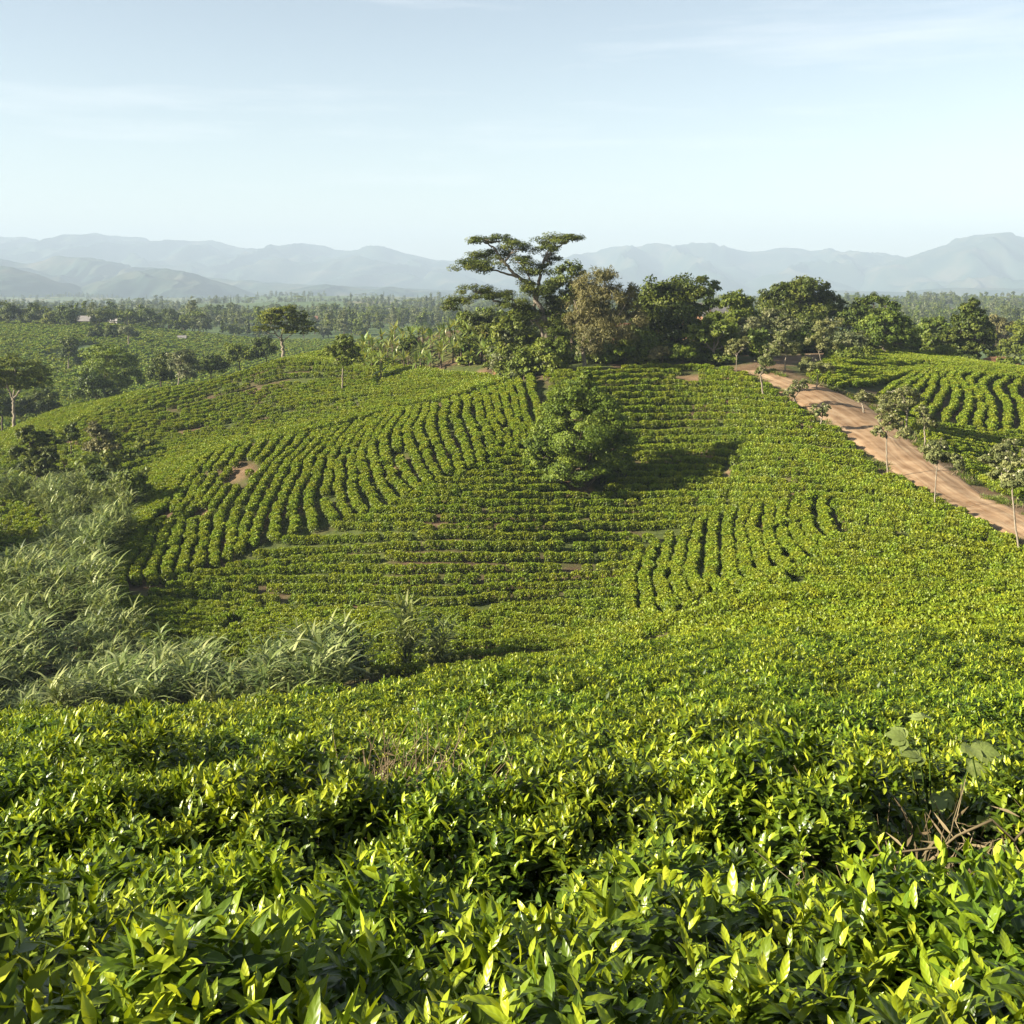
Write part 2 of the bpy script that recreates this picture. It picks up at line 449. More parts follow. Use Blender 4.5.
TU = np.linspace(-1.7, 1.7, 681); TL = np.linspace(math.log(.35), math.log(13000), 800)
_gu, _gl = np.meshgrid(TU, TL, indexing='ij')
_gd = np.exp(_gl); _gx = _gu * _gd
_zt = -tps(_gu, _gl) * np.minimum(_gd, 290)
_b = sstep(_gd, 225, 285)
TZ = _zt * (1 - _b) + z_plain(_gx, _gd) * _b
TZ = TZ + (fbm(_gx / 9, _gd / 9, 5, 2) - .37) * .35 * sstep(_gd, 20, 60) + (vnoise(_gx / 2, _gd / 2, 8) - .5) * .1


def ground_z(x, y):
    x = np.asarray(x, float); y = np.asarray(y, float)
    yy = np.maximum(y, .36)
    a = np.clip((x / yy - TU[0]) / (TU[1] - TU[0]), 0, len(TU) - 1.001)
    b = np.clip((np.log(yy) - TL[0]) / (TL[1] - TL[0]), 0, len(TL) - 1.001)
    i = a.astype(int); j = b.astype(int); fa = a - i; fb = b - j
    return ((TZ[i, j] * (1 - fa) + TZ[i + 1, j] * fa) * (1 - fb) + (TZ[i, j + 1] * (1 - fa) + TZ[i + 1, j + 1] * fa) * fb)


def cast(px, py, dmin=45., dmax=6000.):
    """where the line of sight through a pixel meets the terrain"""
    px = np.atleast_1d(np.asarray(px, float)); py = np.atleast_1d(np.asarray(py, float))
    ds = np.exp(np.linspace(math.log(dmin), math.log(dmax), 900))
    u = (px - CX) / F; s = (py - HY) / F
    zz = ground_z(u[:, None] * ds[None], np.broadcast_to(ds, (len(u), len(ds))))
    diff = -s[:, None] * ds[None] - zz
    hit = diff <= 0
    k = np.where(hit.any(1), hit.argmax(1), len(ds) - 1); k = np.maximum(k, 1)
    r = np.arange(len(u))
    d0 = diff[r, k - 1]; d1 = diff[r, k]
    t = np.clip(d0 / np.where(np.abs(d0 - d1) < 1e-9, 1, d0 - d1), 0, 1)
    d = ds[k - 1] + (ds[k] - ds[k - 1]) * t
    x = u * d
    return np.stack([x, d, ground_z(x, d)], 1)


def to_px(p):
    p = np.asarray(p)
    return np.stack([CX + F * p[..., 0] / p[..., 1], HY - F * p[..., 2] / p[..., 1]], -1)


def in_poly(pts, poly):
    pts = np.asarray(pts); poly = np.asarray(poly, float)
    x, y = pts[:, 0], pts[:, 1]; ins = np.zeros(len(pts), bool)
    j = len(poly) - 1
    for i in range(len(poly)):
        xi, yi = poly[i]; xj, yj = poly[j]
        c = ((yi > y) != (yj > y)) & (x < (xj - xi) * (y - yi) / (yj - yi + 1e-12) + xi)
        ins ^= c; j = i
    return ins


def resample(pts, step):
    pts = np.asarray(pts, float)
    seg = np.linalg.norm(np.diff(pts, axis=0), axis=1); s = np.concatenate([[0], np.cumsum(seg)])
    n = max(2, int(s[-1] / step) + 1)
    t = np.linspace(0, s[-1], n)
    return np.stack([np.interp(t, s, pts[:, k]) for k in range(pts.shape[1])], 1)


def smooth_line(pts, n=60):
    """Catmull-Rom through the points"""
    p = np.asarray(pts, float)
    p = np.concatenate([[2 * p[0] - p[1]], p, [2 * p[-1] - p[-2]]])
    m = len(p) - 3
    t = np.linspace(0, m - 1e-6, n); i = t.astype(int); f = (t - i)[:, None]
    a, b, c, d = p[i], p[i + 1], p[i + 2], p[i + 3]
    return .5 * (2 * b + (c - a) * f + (2 * a - 5 * b + 4 * c - d) * f ** 2 + (3 * b - a - 3 * c + d) * f ** 3)


# bare soil patches: (px, py, rx, ry) seen on the slopes, kept as places on the ground
BARE = []
for px, py, rx, ry in [(243, 472, 16, 7), (612, 372, 14, 4), (690, 378, 16, 6), (634, 366, 26, 4), (481, 372, 7, 2), (500, 362, 6, 3),
                       (205, 515, 6, 6), (160, 520, 8, 6), (300, 480, 5, 5), (505, 432, 8, 3), (75, 443, 10, 5), (575, 487, 18, 6),
                       (700, 606, 20, 4), (730, 470, 12, 3), (395, 465, 4, 8), (455, 450, 5, 5), (715, 362, 16, 4),
                       (860, 352, 20, 3), (1000, 366, 30, 8), (330, 410, 10, 3), (190, 432, 22, 2)]:
    c = cast(px, py)[0]
    ax = rx / F * c[1]
    ay = max(ry / F * c[1] * 3.0, .8)
    BARE.append((c[0], c[1], ax, ay))


def bare_amount(x, y):
    s = np.zeros(np.shape(x))
    for bx, by, ax, ay in BARE:
        r = np.sqrt(((x - bx) / ax) ** 2 + ((y - by) / ay) ** 2) + (vnoise(x * .9, y * .9, 21) - .5) * .9
        s = np.maximum(s, 1 - sstep(r, .75, 1.15))
    return s


# road centre line and width
ROAD_L = [(742, 371), (768, 386), (800, 408), (850, 443), (900, 479), (960, 514), (1024, 548), (1090, 580)]
ROAD_R = [(768, 371), (802, 381), (842, 393), (878, 411), (916, 443), (966, 481), (1024, 513), (1090, 543)]
rl = smooth_line(cast(*np.array(ROAD_L).T), 90); rr = smooth_line(cast(*np.array(ROAD_R).T), 90)
track_px = [(752, 371), (770, 364), (790, 360), (812, 354), (835, 350), (870, 348)]
tp = smooth_line(cast(*np.array(track_px).T), 50)


def polyline_dist(x, y, line):
    d = np.full(np.shape(x), 1e9)
    for i in range(0, len(line), 2):
        d = np.minimum(d, np.hypot(x - line[i, 0], y - line[i, 1]))
    return d


road_mid = (rl + rr) / 2
road_hw = np.linalg.norm((rl - rr)[:, :2], axis=1) / 2
road_poly = np.concatenate([rl[:, :2], rr[::-1, :2]])


def ground():
    us = np.concatenate([np.linspace(-1.7, -.62, 40, endpoint=False), np.linspace(-.62, .62, 430), np.linspace(.62, 1.7, 41)[1:]])
    ls = np.concatenate([np.linspace(math.log(.36), math.log(300), 560, endpoint=False), np.linspace(math.log(300), math.log(12500), 170)])
    gu, gl = np.meshgrid(us, ls, indexing='ij')
    d = np.exp(gl); x = gu * d; z = ground_z(x, d)
    nu, nl = x.shape
    idx = np.arange(nu * nl).reshape(nu, nl)
    f = np.stack([idx[:-1, :-1], idx[1:, :-1], idx[1:, 1:], idx[:-1, 1:]], -1).reshape(-1, 4)
    at = np.zeros((nu, nl, 3))
    msk = (d < 320)
    at[..., 0] = np.where(msk, bare_amount(x, d), 0)
    dr = np.where((d > 55) & (d < 160), polyline_dist(x, d, tp), 99)
    at[..., 0] = np.maximum(at[..., 0], 1 - sstep(dr + (vnoise(x, d, 31) - .5) * 1.5, 1.6, 2.6))
    dm = np.where((d > 50) & (d < 140), polyline_dist(x, d, road_mid), 99)
    at[..., 0] = np.maximum(at[..., 0], .8 * (1 - sstep(dm + (vnoise(x, d, 32) - .5) * 2, 2.8, 4.2)))
    at[..., 1] = sstep(d, 205, 250)
    mb = MB()
    mb.add(np.stack([x, d, z], -1).reshape(-1, 3), f, at.reshape(-1, 3))
    # the ground round the photographer
    e = [i for i in range(nu)]
    back = np.array([(xx, yy, -1.6 + .05 * math.sin(xx)) for yy in (-14, -6, -1.5) for xx in np.linspace(-16, 16, 12)])
    fb = [(r * 12 + c, r * 12 + c + 1, (r + 1) * 12 + c + 1, (r + 1) * 12 + c) for r in range(2) for c in range(11)]
    mb.add(back, fb)
    row0 = np.stack([x[:, 0], d[:, 0], z[:, 0]], -1)
    strip = np.concatenate([np.stack([np.linspace(-16, 16, nu), np.full(nu, -1.5), np.full(nu, -1.6)], -1), row0])
    mb.add(strip, [(i, i + 1, nu + i + 1, nu + i) for i in range(nu - 1)])
    o = mb.obj('ground', M['ground']); tag(o, kind='structure')


ground()


def road():
    mb = MB()
    k = 13
    s = np.linspace(0, 1, k)
    along = np.concatenate([[0], np.cumsum(np.linalg.norm(np.diff(road_mid, axis=0), axis=1))])
    R = np.random.default_rng(5)
    wl = .35 * (vnoise(along / 2.2, along * 0, 3) - .5); wr = .9 * (vnoise(along / 2.5, along * 0, 4) - .5)
    P = rl[:, None, :2] * (1 - s)[None, :, None] + rr[:, None, :2] * s[None, :, None]
    dirn = nrm((rr - rl)[:, :2])
    P = P + dirn[:, None, :] * ((1 - s)[None, :] * wl[:, None] + s[None, :] * wr[:, None])[..., None]
    z = ground_z(P[..., 0], P[..., 1]) + .05
    rut = np.exp(-((s - .33) / .07) ** 2) + np.exp(-((s - .68) / .07) ** 2)
    z = z - rut[None] * .05 + .03 * np.sin(np.pi * s)[None]
    z[:, 0] -= .12; z[:, -1] -= .12
    V = np.concatenate([P, z[..., None]], -1)
    A = np.zeros(V.shape); A[..., 0] = (s * 2 - 1)[None]; A[..., 1] = along[:, None]
    n = len(rl); idx = np.arange(n * k).reshape(n, k)
    f = np.stack([idx[:-1, :-1], idx[:-1, 1:], idx[1:, 1:], idx[1:, :-1]], -1).reshape(-1, 4)
    mb.add(V.reshape(-1, 3), f, A.reshape(-1, 3))
    tag(mb.obj('dirt_road', M['road']), kind='structure')


road()


# ------------------------------------------------------------------ mountains
def mountain_range(name, prof, d0, front, back, seed, foot=-70., rough=.35, n=260, wl=260.):
    prof = np.array(prof, float)
    kf = 1.65 if name == 'mountains' else 1.3
    d0 *= kf; front *= kf; back *= kf; wl *= kf; foot = -31 - 0.0185 * (d0 - front - 600) - 12
    px = np.linspace(prof[0, 0], prof[-1, 0], n)
    py = np.interp(px, prof[:, 0], prof[:, 1])
    k = max(2, n // 110)
    pad = np.pad(py, k, mode='edge'); py = np.convolve(pad, np.ones(2 * k + 1) / (2 * k + 1), 'valid')
    x = (px - CX) / F * d0
    crest = (HY - py) / F * d0
    crest = crest + (fbm(x / (wl * .42), x * 0, seed, 5) - .47) * (crest - foot) * .20
    t = np.concatenate([np.linspace(0, 1, 46), 1 + np.linspace(0, 1, 14)[1:]])
    yy = np.where(t <= 1, d0 - front * (1 - t), d0 + back * (t - 1))
    X, Y = np.meshgrid(x, yy, indexing='ij')
    tt = np.where(t <= 1, t, 2 - t)[None, :]
    prox = tt ** .85
    warp = (fbm(X / 1150, Y / 1150, seed + 5, 3) - .5) * 820
    rid = 1 - np.abs(2 * fbm((X + warp) / wl, Y / (wl * 2.2), seed + 9, 4) - 1) * 1.6
    rid = rid - .25
    env = np.clip(4 * prox * (1 - prox), 0, 1) ** .7
    H = (crest[:, None] - foot)
    Z = foot + H * np.clip(prox + rough * (rid - .45) * env, -.05, 1.02)
    edge = np.minimum(sstep(np.arange(n), 0, 10), sstep(n - 1 - np.arange(n), 0, 10))[:, None]
    Z = foot + (Z - foot) * np.maximum(edge, 0) - 4
    idx = np.arange(X.size).reshape(X.shape)
    f = np.stack([idx[:-1, :-1], idx[1:, :-1], idx[1:, 1:], idx[:-1, 1:]], -1).reshape(-1, 4)
    mb = MB(); mb.add(np.stack([X, Y, Z], -1).reshape(-1, 3), f)
    tag(mb.obj(name, M['mount']), kind='structure')


mountain_range('mountains', [(-420, 250), (-200, 246), (-60, 243), (0, 241), (50, 240), (100, 237), (150, 238), (168, 241), (186, 236), (200, 241), (218, 245), (270, 247),
                             (300, 245), (345, 249), (380, 248), (410, 250), (430, 258), (455, 263), (520, 262), (560, 258), (592, 249), (640, 248),
                             (690, 245), (720, 248), (745, 250), (775, 248), (810, 249), (840, 251), (870, 254), (897, 260), (940, 262), (1100, 262), (1400, 255)],
               5600, 1500, 500, 2, rough=.85, n=700, wl=330)
mountain_range('mountains', [(840, 285), (870, 268), (897, 259), (935, 248), (962, 240), (985, 235), (1005, 235), (1024, 238), (1080, 232), (1200, 236), (1350, 250), (1500, 285)],
               4700, 1300, 600, 33, rough=1.0, n=320, wl=260)
mountain_range('hills', [(-250, 262), (-60, 255), (0, 256), (25, 261), (45, 258), (62, 254), (90, 258), (120, 264), (170, 272), (230, 279), (290, 283), (360, 286), (470, 290), (560, 296)],
               4400, 800, 500, 41, rough=.9, n=320, wl=230)
mountain_range('hills', [(85, 297), (108, 280), (130, 273), (155, 267), (175, 269), (195, 271), (212, 279), (238, 286), (262, 296), (285, 300)],
               3500, 420, 300, 57, rough=.9, n=120, wl=200)
mountain_range('hills', [(-260, 262), (-100, 258), (-20, 264), (8, 266), (25, 270), (48, 277), (70, 288), (92, 297), (110, 302)],
               3200, 420, 300, 61, rough=.9, n=120, wl=200)
mountain_range('hills', [(225, 300), (255, 292), (285, 291), (305, 285), (325, 283), (350, 286), (372, 289), (390, 286), (412, 289), (440, 291), (470, 297), (500, 300)],
               3700, 420, 300, 71, rough=.9, n=160, wl=180)
mountain_range('hills', [(560, 300), (640, 296), (760, 294), (830, 290), (900, 291), (960, 286), (1010, 288), (1100, 286), (1250, 296)],
               4000, 500, 300, 83, rough=.9, n=160, wl=200)


# ------------------------------------------------------------------ tea bushes
def tea_bush(seed, lod):
    R = np.random.default_rng(seed)
    rx, ry, h = (.60, .66, .95) if lod < 2 else (.50, .41, .72)
    ph = R.uniform(0, 6.28, 3)

    def surf(n, top=.78):
        a = R.uniform(0, 2 * np.pi, n)
        istop = R.random(n) < top
        r = np.where(istop, np.sqrt(R.random(n)), 1.0) * (1 + .10 * np.sin(3 * a + ph[0]) + .06 * np.sin(5 * a + ph[1]))
        bump = (.085 if lod < 2 else .05) * np.sin(6 * r * np.cos(a) + ph[1]) * np.sin(6 * r * np.sin(a) + ph[2])
        zt = h * (1 - (.22 if lod < 2 else .30) * r ** 4) + bump
        zs = h * (.80 - (.35 if lod < 2 else .66) * R.random(n) ** (1.3 if lod < 2 else 1))
        z = np.where(istop, zt, zs)
        rr = np.where(istop, r, r * (.88 + .12 * np.sin(zs / h * np.pi)))
        P = np.stack([rx * rr * np.cos(a), ry * rr * np.sin(a), z], 1)
        o = np.stack([np.cos(a), np.sin(a), np.zeros(n)], 1)
        Nn = nrm(np.where(istop[:, None], np.array([0, 0, 1.]) + o * (1.1 * r ** 3)[:, None], o + np.array([0, 0, .35])))
        return P, Nn
    mb = MB()
    if lod <= 1:
        ns, k, sc = ((540, 6, .92), (300, 5, 1.05))[lod]
        P, Nn = surf(ns, .86)
        up = np.array([0, 0, 1.])
        ax = nrm(Nn * .55 + up * .55 + R.normal(0, .28, (ns, 3)))
        SL = R.uniform(.07, .20, ns)
        fl = np.clip(R.beta(*((2.6, 1.45), (3.0, 1.4))[lod], ns), 0, 1)            # how fresh the flush is
        base = P - ax * (SL * .75)[:, None]
        az0 = R.uniform(0, 6.28, ns)
        e1 = nrm(np.cross(ax, R.normal(0, 1, (ns, 3)))); e2 = np.cross(ax, e1)
        for j in range(k):
            t = (j + .5) / k
            az = az0 + j * 2.4
            el = np.radians(82 - 58 * t) + R.normal(0, .16, ns)
            rad = e1 * np.cos(az)[:, None] + e2 * np.sin(az)[:, None]
            D = nrm(ax * np.cos(el)[:, None] + rad * np.sin(el)[:, None] + R.normal(0, .08, (ns, 3)))
            Nf = nrm(ax * np.sin(el)[:, None] - rad * np.cos(el)[:, None] + np.array([0, 0, .25]))
            L = (.105 - .058 * t ** 1.3) * sc * R.uniform(.75, 1.25, ns)
            Wd = L * R.uniform(.145, .20, ns)
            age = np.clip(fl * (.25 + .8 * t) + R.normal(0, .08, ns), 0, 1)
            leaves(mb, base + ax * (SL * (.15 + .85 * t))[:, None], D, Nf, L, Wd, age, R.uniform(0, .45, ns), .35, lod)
        nm = (1700, 520)[lod]
        P, Nn = surf(nm, .62)
        P = P - Nn * R.uniform(.02, .22, (nm, 1))
        D = nrm(R.normal(0, 1, (nm, 3)) * np.array([1, 1, .5]) + Nn * .5)
        Nf = nrm(Nn * .7 + np.array([0, 0, .6]) + R.normal(0, .3, (nm, 3)))
        L = R.uniform(.075, .125, nm) * sc
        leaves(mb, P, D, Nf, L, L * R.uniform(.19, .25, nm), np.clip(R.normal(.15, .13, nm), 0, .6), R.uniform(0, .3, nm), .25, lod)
        st = MB()
        for i in range(16 if lod == 0 else 7):
            a = R.uniform(0, 6.28); r = np.sqrt(R.random()) * .85
            e = np.array([rx * r * math.cos(a), ry * r * math.sin(a), h * R.uniform(.7, .88)])
            b = np.array([R.normal(0, .07), R.normal(0, .07), -.05])
            limb(st, b, e, .014, .004, R, 4, .06, .05, 5)
        return mb, st
    if lod == 2:
        n = 460
        P, Nn = surf(n, .66)
        P = P - Nn * R.uniform(-.03, .10, (n, 1))
        D = nrm(Nn * .55 + R.normal(0, .55, (n, 3)) + np.array([0, 0, .25]))
        Nf = nrm(R.normal(0, .6, (n, 3)) + Nn + np.array([0, 0, .3]))
        L = R.uniform(.11, .2, n)
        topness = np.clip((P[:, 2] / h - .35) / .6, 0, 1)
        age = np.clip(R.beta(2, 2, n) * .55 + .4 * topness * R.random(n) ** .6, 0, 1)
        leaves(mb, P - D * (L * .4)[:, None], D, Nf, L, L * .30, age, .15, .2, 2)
        return mb, None
    n = 90
    P, Nn = surf(n, .7)
    D = nrm(Nn * .5 + R.normal(0, .6, (n, 3))); Nf = nrm(Nn + R.normal(0, .5, (n, 3)))
    L = R.uniform(.28, .42, n)
    leaves(mb, P - D * (L * .4)[:, None], D, Nf, L, L * .38, R.random(n), .1, .2, 2)
    return mb, None


L0 = []; L1 = []; L2 = []; L3 = []
for i in range(5):
    f, s = tea_bush(100 + i, 0); L0.append((f.mesh('tea_foliage', [M['tea']]), s.mesh('tea_stems', [M['stem']])))
for i in range(5):
    f, s = tea_bush(200 + i, 1)
    f2 = MB(); f2.v, f2.f, f2.a, f2.n = f.v + s.v, f.f + [q + f.n for q in s.f], f.a + s.a, f.n + s.n
    f2.m = f.m + [q * 0 + 1 for q in s.m]; f2.sm = f.sm + s.sm
    L1.append(f2.mesh('tea_bush', [M['tea_mid'], M['stem']]))
for i in range(6):
    L2.append(tea_bush(300 + i, 2)[0].mesh('tea_bush', [M['tea_far']]))
for i in range(4):
    L3.append(tea_bush(400 + i, 3)[0].mesh('tea_bush', [M['tea_plain']]))

# --- where the bushes stand: the foreground slope in hedges across the fall line
fg = []     # x, y, rz, hedge number


def hedge_gap(x, d):
    """shady gaps between the near hedges"""
    g = np.zeros(np.shape(x), bool)
    return g


rows_d = [1.62, 2.4, 3.15, 5.35, 6.4, 8.75, 9.8, 10.9, 12.9, 14.0]
while rows_d[-1] < 60: rows_d.append(rows_d[-1] + (1.28 if rows_d[-1] < 18 else 1.7))
for k, d0 in enumerate(rows_d):
    w = .75 * d0 + 4.5
    xs = np.arange(-w, w, .80)
    R = np.random.default_rng(900 + k)
    xs = xs + R.uniform(-.12, .12, len(xs)) + R.uniform(0, .8)
    slope = .07 * min(1, d0 / 6)
    grp = [0, 0, 0, 3, 3, 6, 6, 6, 9, 9][k] if k < 10 else k
    ys = d0 + slope * xs + (.8 * (vnoise(xs / 1.9, xs * 0 + grp * 1.37, 77) - .5) + .25 * (vnoise(xs / .9, xs * 0 + k * 1.7, 78) - .5)) * min(1.3, d0 / 4) + R.normal(0, .06, len(xs))
    for x, y in zip(xs, ys):
        if y < 1.25: continue
        px = CX + F * x / y
        py = HY + F * (-ground_z(x, y) - .8) / y
        lim = 25 if px < 330 else (27 if px < 470 else (32 if px < 560 else 52))
        if y > lim: continue
        if y > 30 and R.random() < .06: continue
        # gaps seen in the photograph: dry grass opening, bare corner at the right, thin places
        if 4.4 < y < 8.9 and ((x + .75) / .8) ** 2 + ((y - 6.9) / 1.0) ** 2 < 1: continue
        if ((x - 2.05) / .62) ** 2 + ((y - 5.0) / .75) ** 2 < 1: continue
        if ((x + 1.9) / .5) ** 2 + ((y - 7.0) / .5) ** 2 < 1: continue
        if 12 < y < 22 and R.random() < .05: continue
        fg.append((x, y, slope + R.normal(0, .12) + (math.pi if R.random() < .5 else 0), k))
fg = np.array(fg)
fgz = ground_z(fg[:, 0], fg[:, 1])
fpx = CX + F * fg[:, 0] / fg[:, 1]
infr = (fpx > -60 - 500 / fg[:, 1]) & (fpx < 1084 + 500 / fg[:, 1])
order = np.argsort(np.where(infr, fg[:, 1], 500 + fg[:, 1]))

HEDGE = [
    (4.2, 'tea bush with large glossy leaves in the front hedge closest to the camera', 'tea bushes in the front hedge'),
    (7.2, 'tea bush in the second hedge, just past the first dark gap', 'tea bushes in the second hedge'),
    (11.5, 'tea bush in the third hedge, level with the dry grass opening', 'tea bushes in the third hedge'),
    (15, 'small leaved tea bush in the fourth hedge down the near slope', 'tea bushes in the fourth hedge'),
    (99, 'tea bush on the lower near slope where the hedges close into one carpet', 'tea bushes on the lower near slope'),
]
R = np.random.default_rng(3)
n_ind = 300
rest = []           # (x,y,z,rz,scale,variant)
for q, i in enumerate(order):
    x, y, rz, k = fg[i]; z = fgz[i]
    zs = R.uniform(.92, 1.06)
    if k == 2: zs = .76 + .26 * vnoise(x * .8 + 3.2, 0, 5)
    if k == 4: zs = .78 + .24 * vnoise(x * .6 + 1.3, 0, 6)
    if k == 7: zs = .74 if x > 2.2 else .86
    if k in (3, 5, 8): zs *= 1.05
    sc = R.uniform(.88, 1.08)
    if q < n_ind:
        lab = next(h for h in HEDGE if rows_d[int(k)] < h[0])
        if y < 7.6:
            v = L0[R.integers(len(L0))]
            t = empty('tea_bush', (x, y, z), rz, lab[1], 'tea bush', lab[2])
            t.scale = (sc, sc, sc * zs)
            a = bpy.data.objects.new('foliage', v[0]); link(a, t)
            b = bpy.data.objects.new('stems', v[1]); link(b, t)
        else:
            o = bpy.data.objects.new('tea_bush', L1[R.integers(len(L1))])
            o.location = (x, y, z); o.rotation_euler = (0, 0, rz); o.scale = (sc, sc, sc * zs)
            link(o); tag(o, lab[1], 'tea bush', lab[2])
    else:
        rest.append((x, y, z + .03, rz, sc * (1.12 if y > 30 else (.9 if y > 20 else 1)), (5 + R.integers(6)) if y > 30 else R.integers(5)))

# --- the planted hillsides: rows laid between guide lines on the terrain
tree_clear = []     # (x, y, r) kept free of tea


def lay_rows(guides, spacing, keep, dmin=50., step=.74, wig=.22, dropout=.04, tag_scale=1., seed=0, vbase=5, nv=6, jit=.09):
    R = np.random.default_rng(seed)
    G = []
    for g in guides:
        g = np.array(g, float)
        gp = smooth_line(g, 80)
        W = cast(gp[:, 0], gp[:, 1], dmin)
        G.append(resample(W, .5))
    K = 140
    G = [np.stack([np.interp(np.linspace(0, 1, K), np.linspace(0, 1, len(g)), g[:, c]) for c in range(2)], 1) for g in G]
    cnt = 0
    for a, b in zip(G[:-1], G[1:]):
        gap = np.median(np.linalg.norm(a - b, axis=1))
        n = max(1, int(round(gap / spacing)))
        for j in range(n):
            f = j / n
            line = a * (1 - f) + b * f
            tn = nrm(np.gradient(line, axis=0)); nn = np.stack([-tn[:, 1], tn[:, 0]], 1)
            line = line + nn * (wig * 2 * (vnoise(line[:, 0] / 5, line[:, 1] / 5, seed + 3) - .5) + wig * (vnoise(line[:, 0] / 1.7, line[:, 1] / 1.7, seed + j) - .5))[:, None]
            p = resample(line, step)
            if len(p) < 3: continue
            p = p + R.normal(0, jit, p.shape)
            tg = np.gradient(p, axis=0); rz = np.arctan2(tg[:, 1], tg[:, 0])
            z = ground_z(p[:, 0], p[:, 1])
            P3 = np.column_stack([p, z])
            ok = keep(to_px(P3), P3) & (R.random(len(p)) > dropout)
            th = vnoise(p[:, 0] / 2.3, p[:, 1] / 2.3, seed + 40) > .10
            ok &= th
            sc = R.uniform(.9, 1.12, len(p)) * tag_scale * (.9 + .2 * vnoise(p[:, 0] / 4, p[:, 1] / 4, seed + 8))
            for q in np.where(ok)[0]:
                rest.append((p[q, 0], p[q, 1], z[q] - .02, rz[q], sc[q], vbase + R.integers(nv)))
            cnt += ok.sum()
    return cnt


POLY_A = [(98, 560), (108, 542), (122, 520), (158, 496), (199, 459), (256, 446), (334, 433), (400, 410), (470, 398), (548, 374), (552, 440), (534, 446),
          (492, 462), (452, 478), (394, 508), (336, 528), (258, 552), (198, 578), (120, 606), (104, 612)]
POLY_C = [(628, 622), (628, 575), (645, 545), (700, 525), (780, 506), (832, 500), (848, 535), (800, 575), (750, 606), (690, 622)]


def free(P3, extra=.25):
    ok = bare_amount(P3[:, 0], P3[:, 1]) < .45
    ok &= ~in_poly(P3[:, :2], road_poly) & (polyline_dist(P3[:, 0], P3[:, 1], rl) > .75) & (polyline_dist(P3[:, 0], P3[:, 1], rr) > 1.3)
    ok &= polyline_dist(P3[:, 0], P3[:, 1], tp) > 2.2
    for x, y, r in tree_clear:
        ok &= np.hypot(P3[:, 0] - x, P3[:, 1] - y) > r
    return ok


_ft = cast(582, 489)[0]; tree_clear.append((_ft[0], _ft[1], 2.0))

GA = [[(96, 606), (98, 585), (103, 565), (112, 540), (124, 520)],
      [(116, 602), (124, 575), (137, 546), (154, 522), (174, 495), (200, 460)],
      [(198, 573), (203, 540), (215, 510), (235, 480), (262, 446)],
      [(256, 547), (262, 520), (275, 490), (295, 462), (318, 436)],
      [(334, 526), (324, 500), (330, 475), (340, 450), (358, 428)],
      [(393, 508), (379, 482), (373, 455), (380, 435), (394, 414)],
      [(451, 478), (440, 452), (432, 430), (434, 409)],
      [(492, 462), (488, 437), (479, 415), (476, 398)],
      [(530, 448), (528, 425), (521, 400), (516, 382)], [(552, 440), (551, 420), (547, 400), (542, 380)]]
GB = [[(540, 378), (580, 374), (620, 372), (690, 370), (750, 374)],
      [(530, 412), (600, 408), (700, 405), (815, 412)],
      [(470, 452), (560, 450), (640, 453), (750, 450), (890, 462)],
      [(395, 495), (520, 492), (640, 492), (760, 492), (880, 496), (985, 520)],
      [(315, 530), (450, 532), (600, 530), (700, 528), (800, 530), (900, 540), (1040, 565)],
      [(200, 580), (330, 572), (450, 575), (600, 572), (800, 568), (1040, 585)],
      [(108, 606), (250, 612), (400, 618), (560, 612), (700, 610), (860, 604), (1040, 604)],
      [(120, 634), (300, 646), (450, 643), (560, 640), (640, 634)],
      [(150, 652), (300, 664), (450, 665), (560, 652), (640, 640)], [(160, 672), (300, 690), (450, 690), (560, 672), (640, 650)]]
GC = [[(634, 622), (630, 590), (640, 555)], [(668, 620), (662, 590), (668, 540)], [(708, 614), (692, 580), (698, 528)],
      [(748, 604), (726, 565), (730, 518)], [(792, 582), (768, 540), (778, 508)], [(835, 562), (808, 530), (815, 500)], [(862, 548), (845, 525), (842, 496)]]
GD = [[(-10, 442), (60, 414), (150, 394), (283, 363), (345, 367)],
      [(10, 455), (90, 428), (170, 413), (290, 387), (400, 382), (490, 380)],
      [(90, 446), (200, 432), (300, 408), (400, 395), (505, 385)],
      [(125, 470), (200, 451), (300, 433), (380, 415), (450, 402)],
      [(150, 476), (220, 458), (310, 438), (390, 416), (460, 402)]]
GE1 = [[(868, 412), (892, 392), (915, 378), (932, 369)], [(928, 420), (944, 398), (944, 378), (952, 370)], [(960, 428), (972, 402), (958, 384), (968, 374)],
       [(992, 432), (992, 408), (980, 392), (992, 380)], [(1040, 436), (1036, 410), (1030, 398), (1032, 385)], [(1150, 445), (1140, 420), (1130, 402), (1125, 390)], [(1260, 452), (1250, 425), (1240, 405), (1230, 392)]]
GE2 = [[(812, 376), (860, 371), (905, 372), (940, 368)], [(828, 362), (880, 359), (930, 364), (1040, 384), (1260, 392)], [(836, 353), (880, 352), (960, 363), (1040, 378), (1260, 386)]]
GE3 = [[(800, 392), (850, 388), (880, 384), (905, 376)], [(812, 376), (860, 371), (905, 372), (940, 368)]]
GE4 = [[(868, 412), (905, 424), (960, 432), (1040, 438), (1260, 446)], [(900, 434), (950, 448), (1040, 460), (1260, 468)], [(930, 458), (985, 476), (1040, 488), (1260, 496)], [(960, 478), (1000, 498), (1050, 515)]]

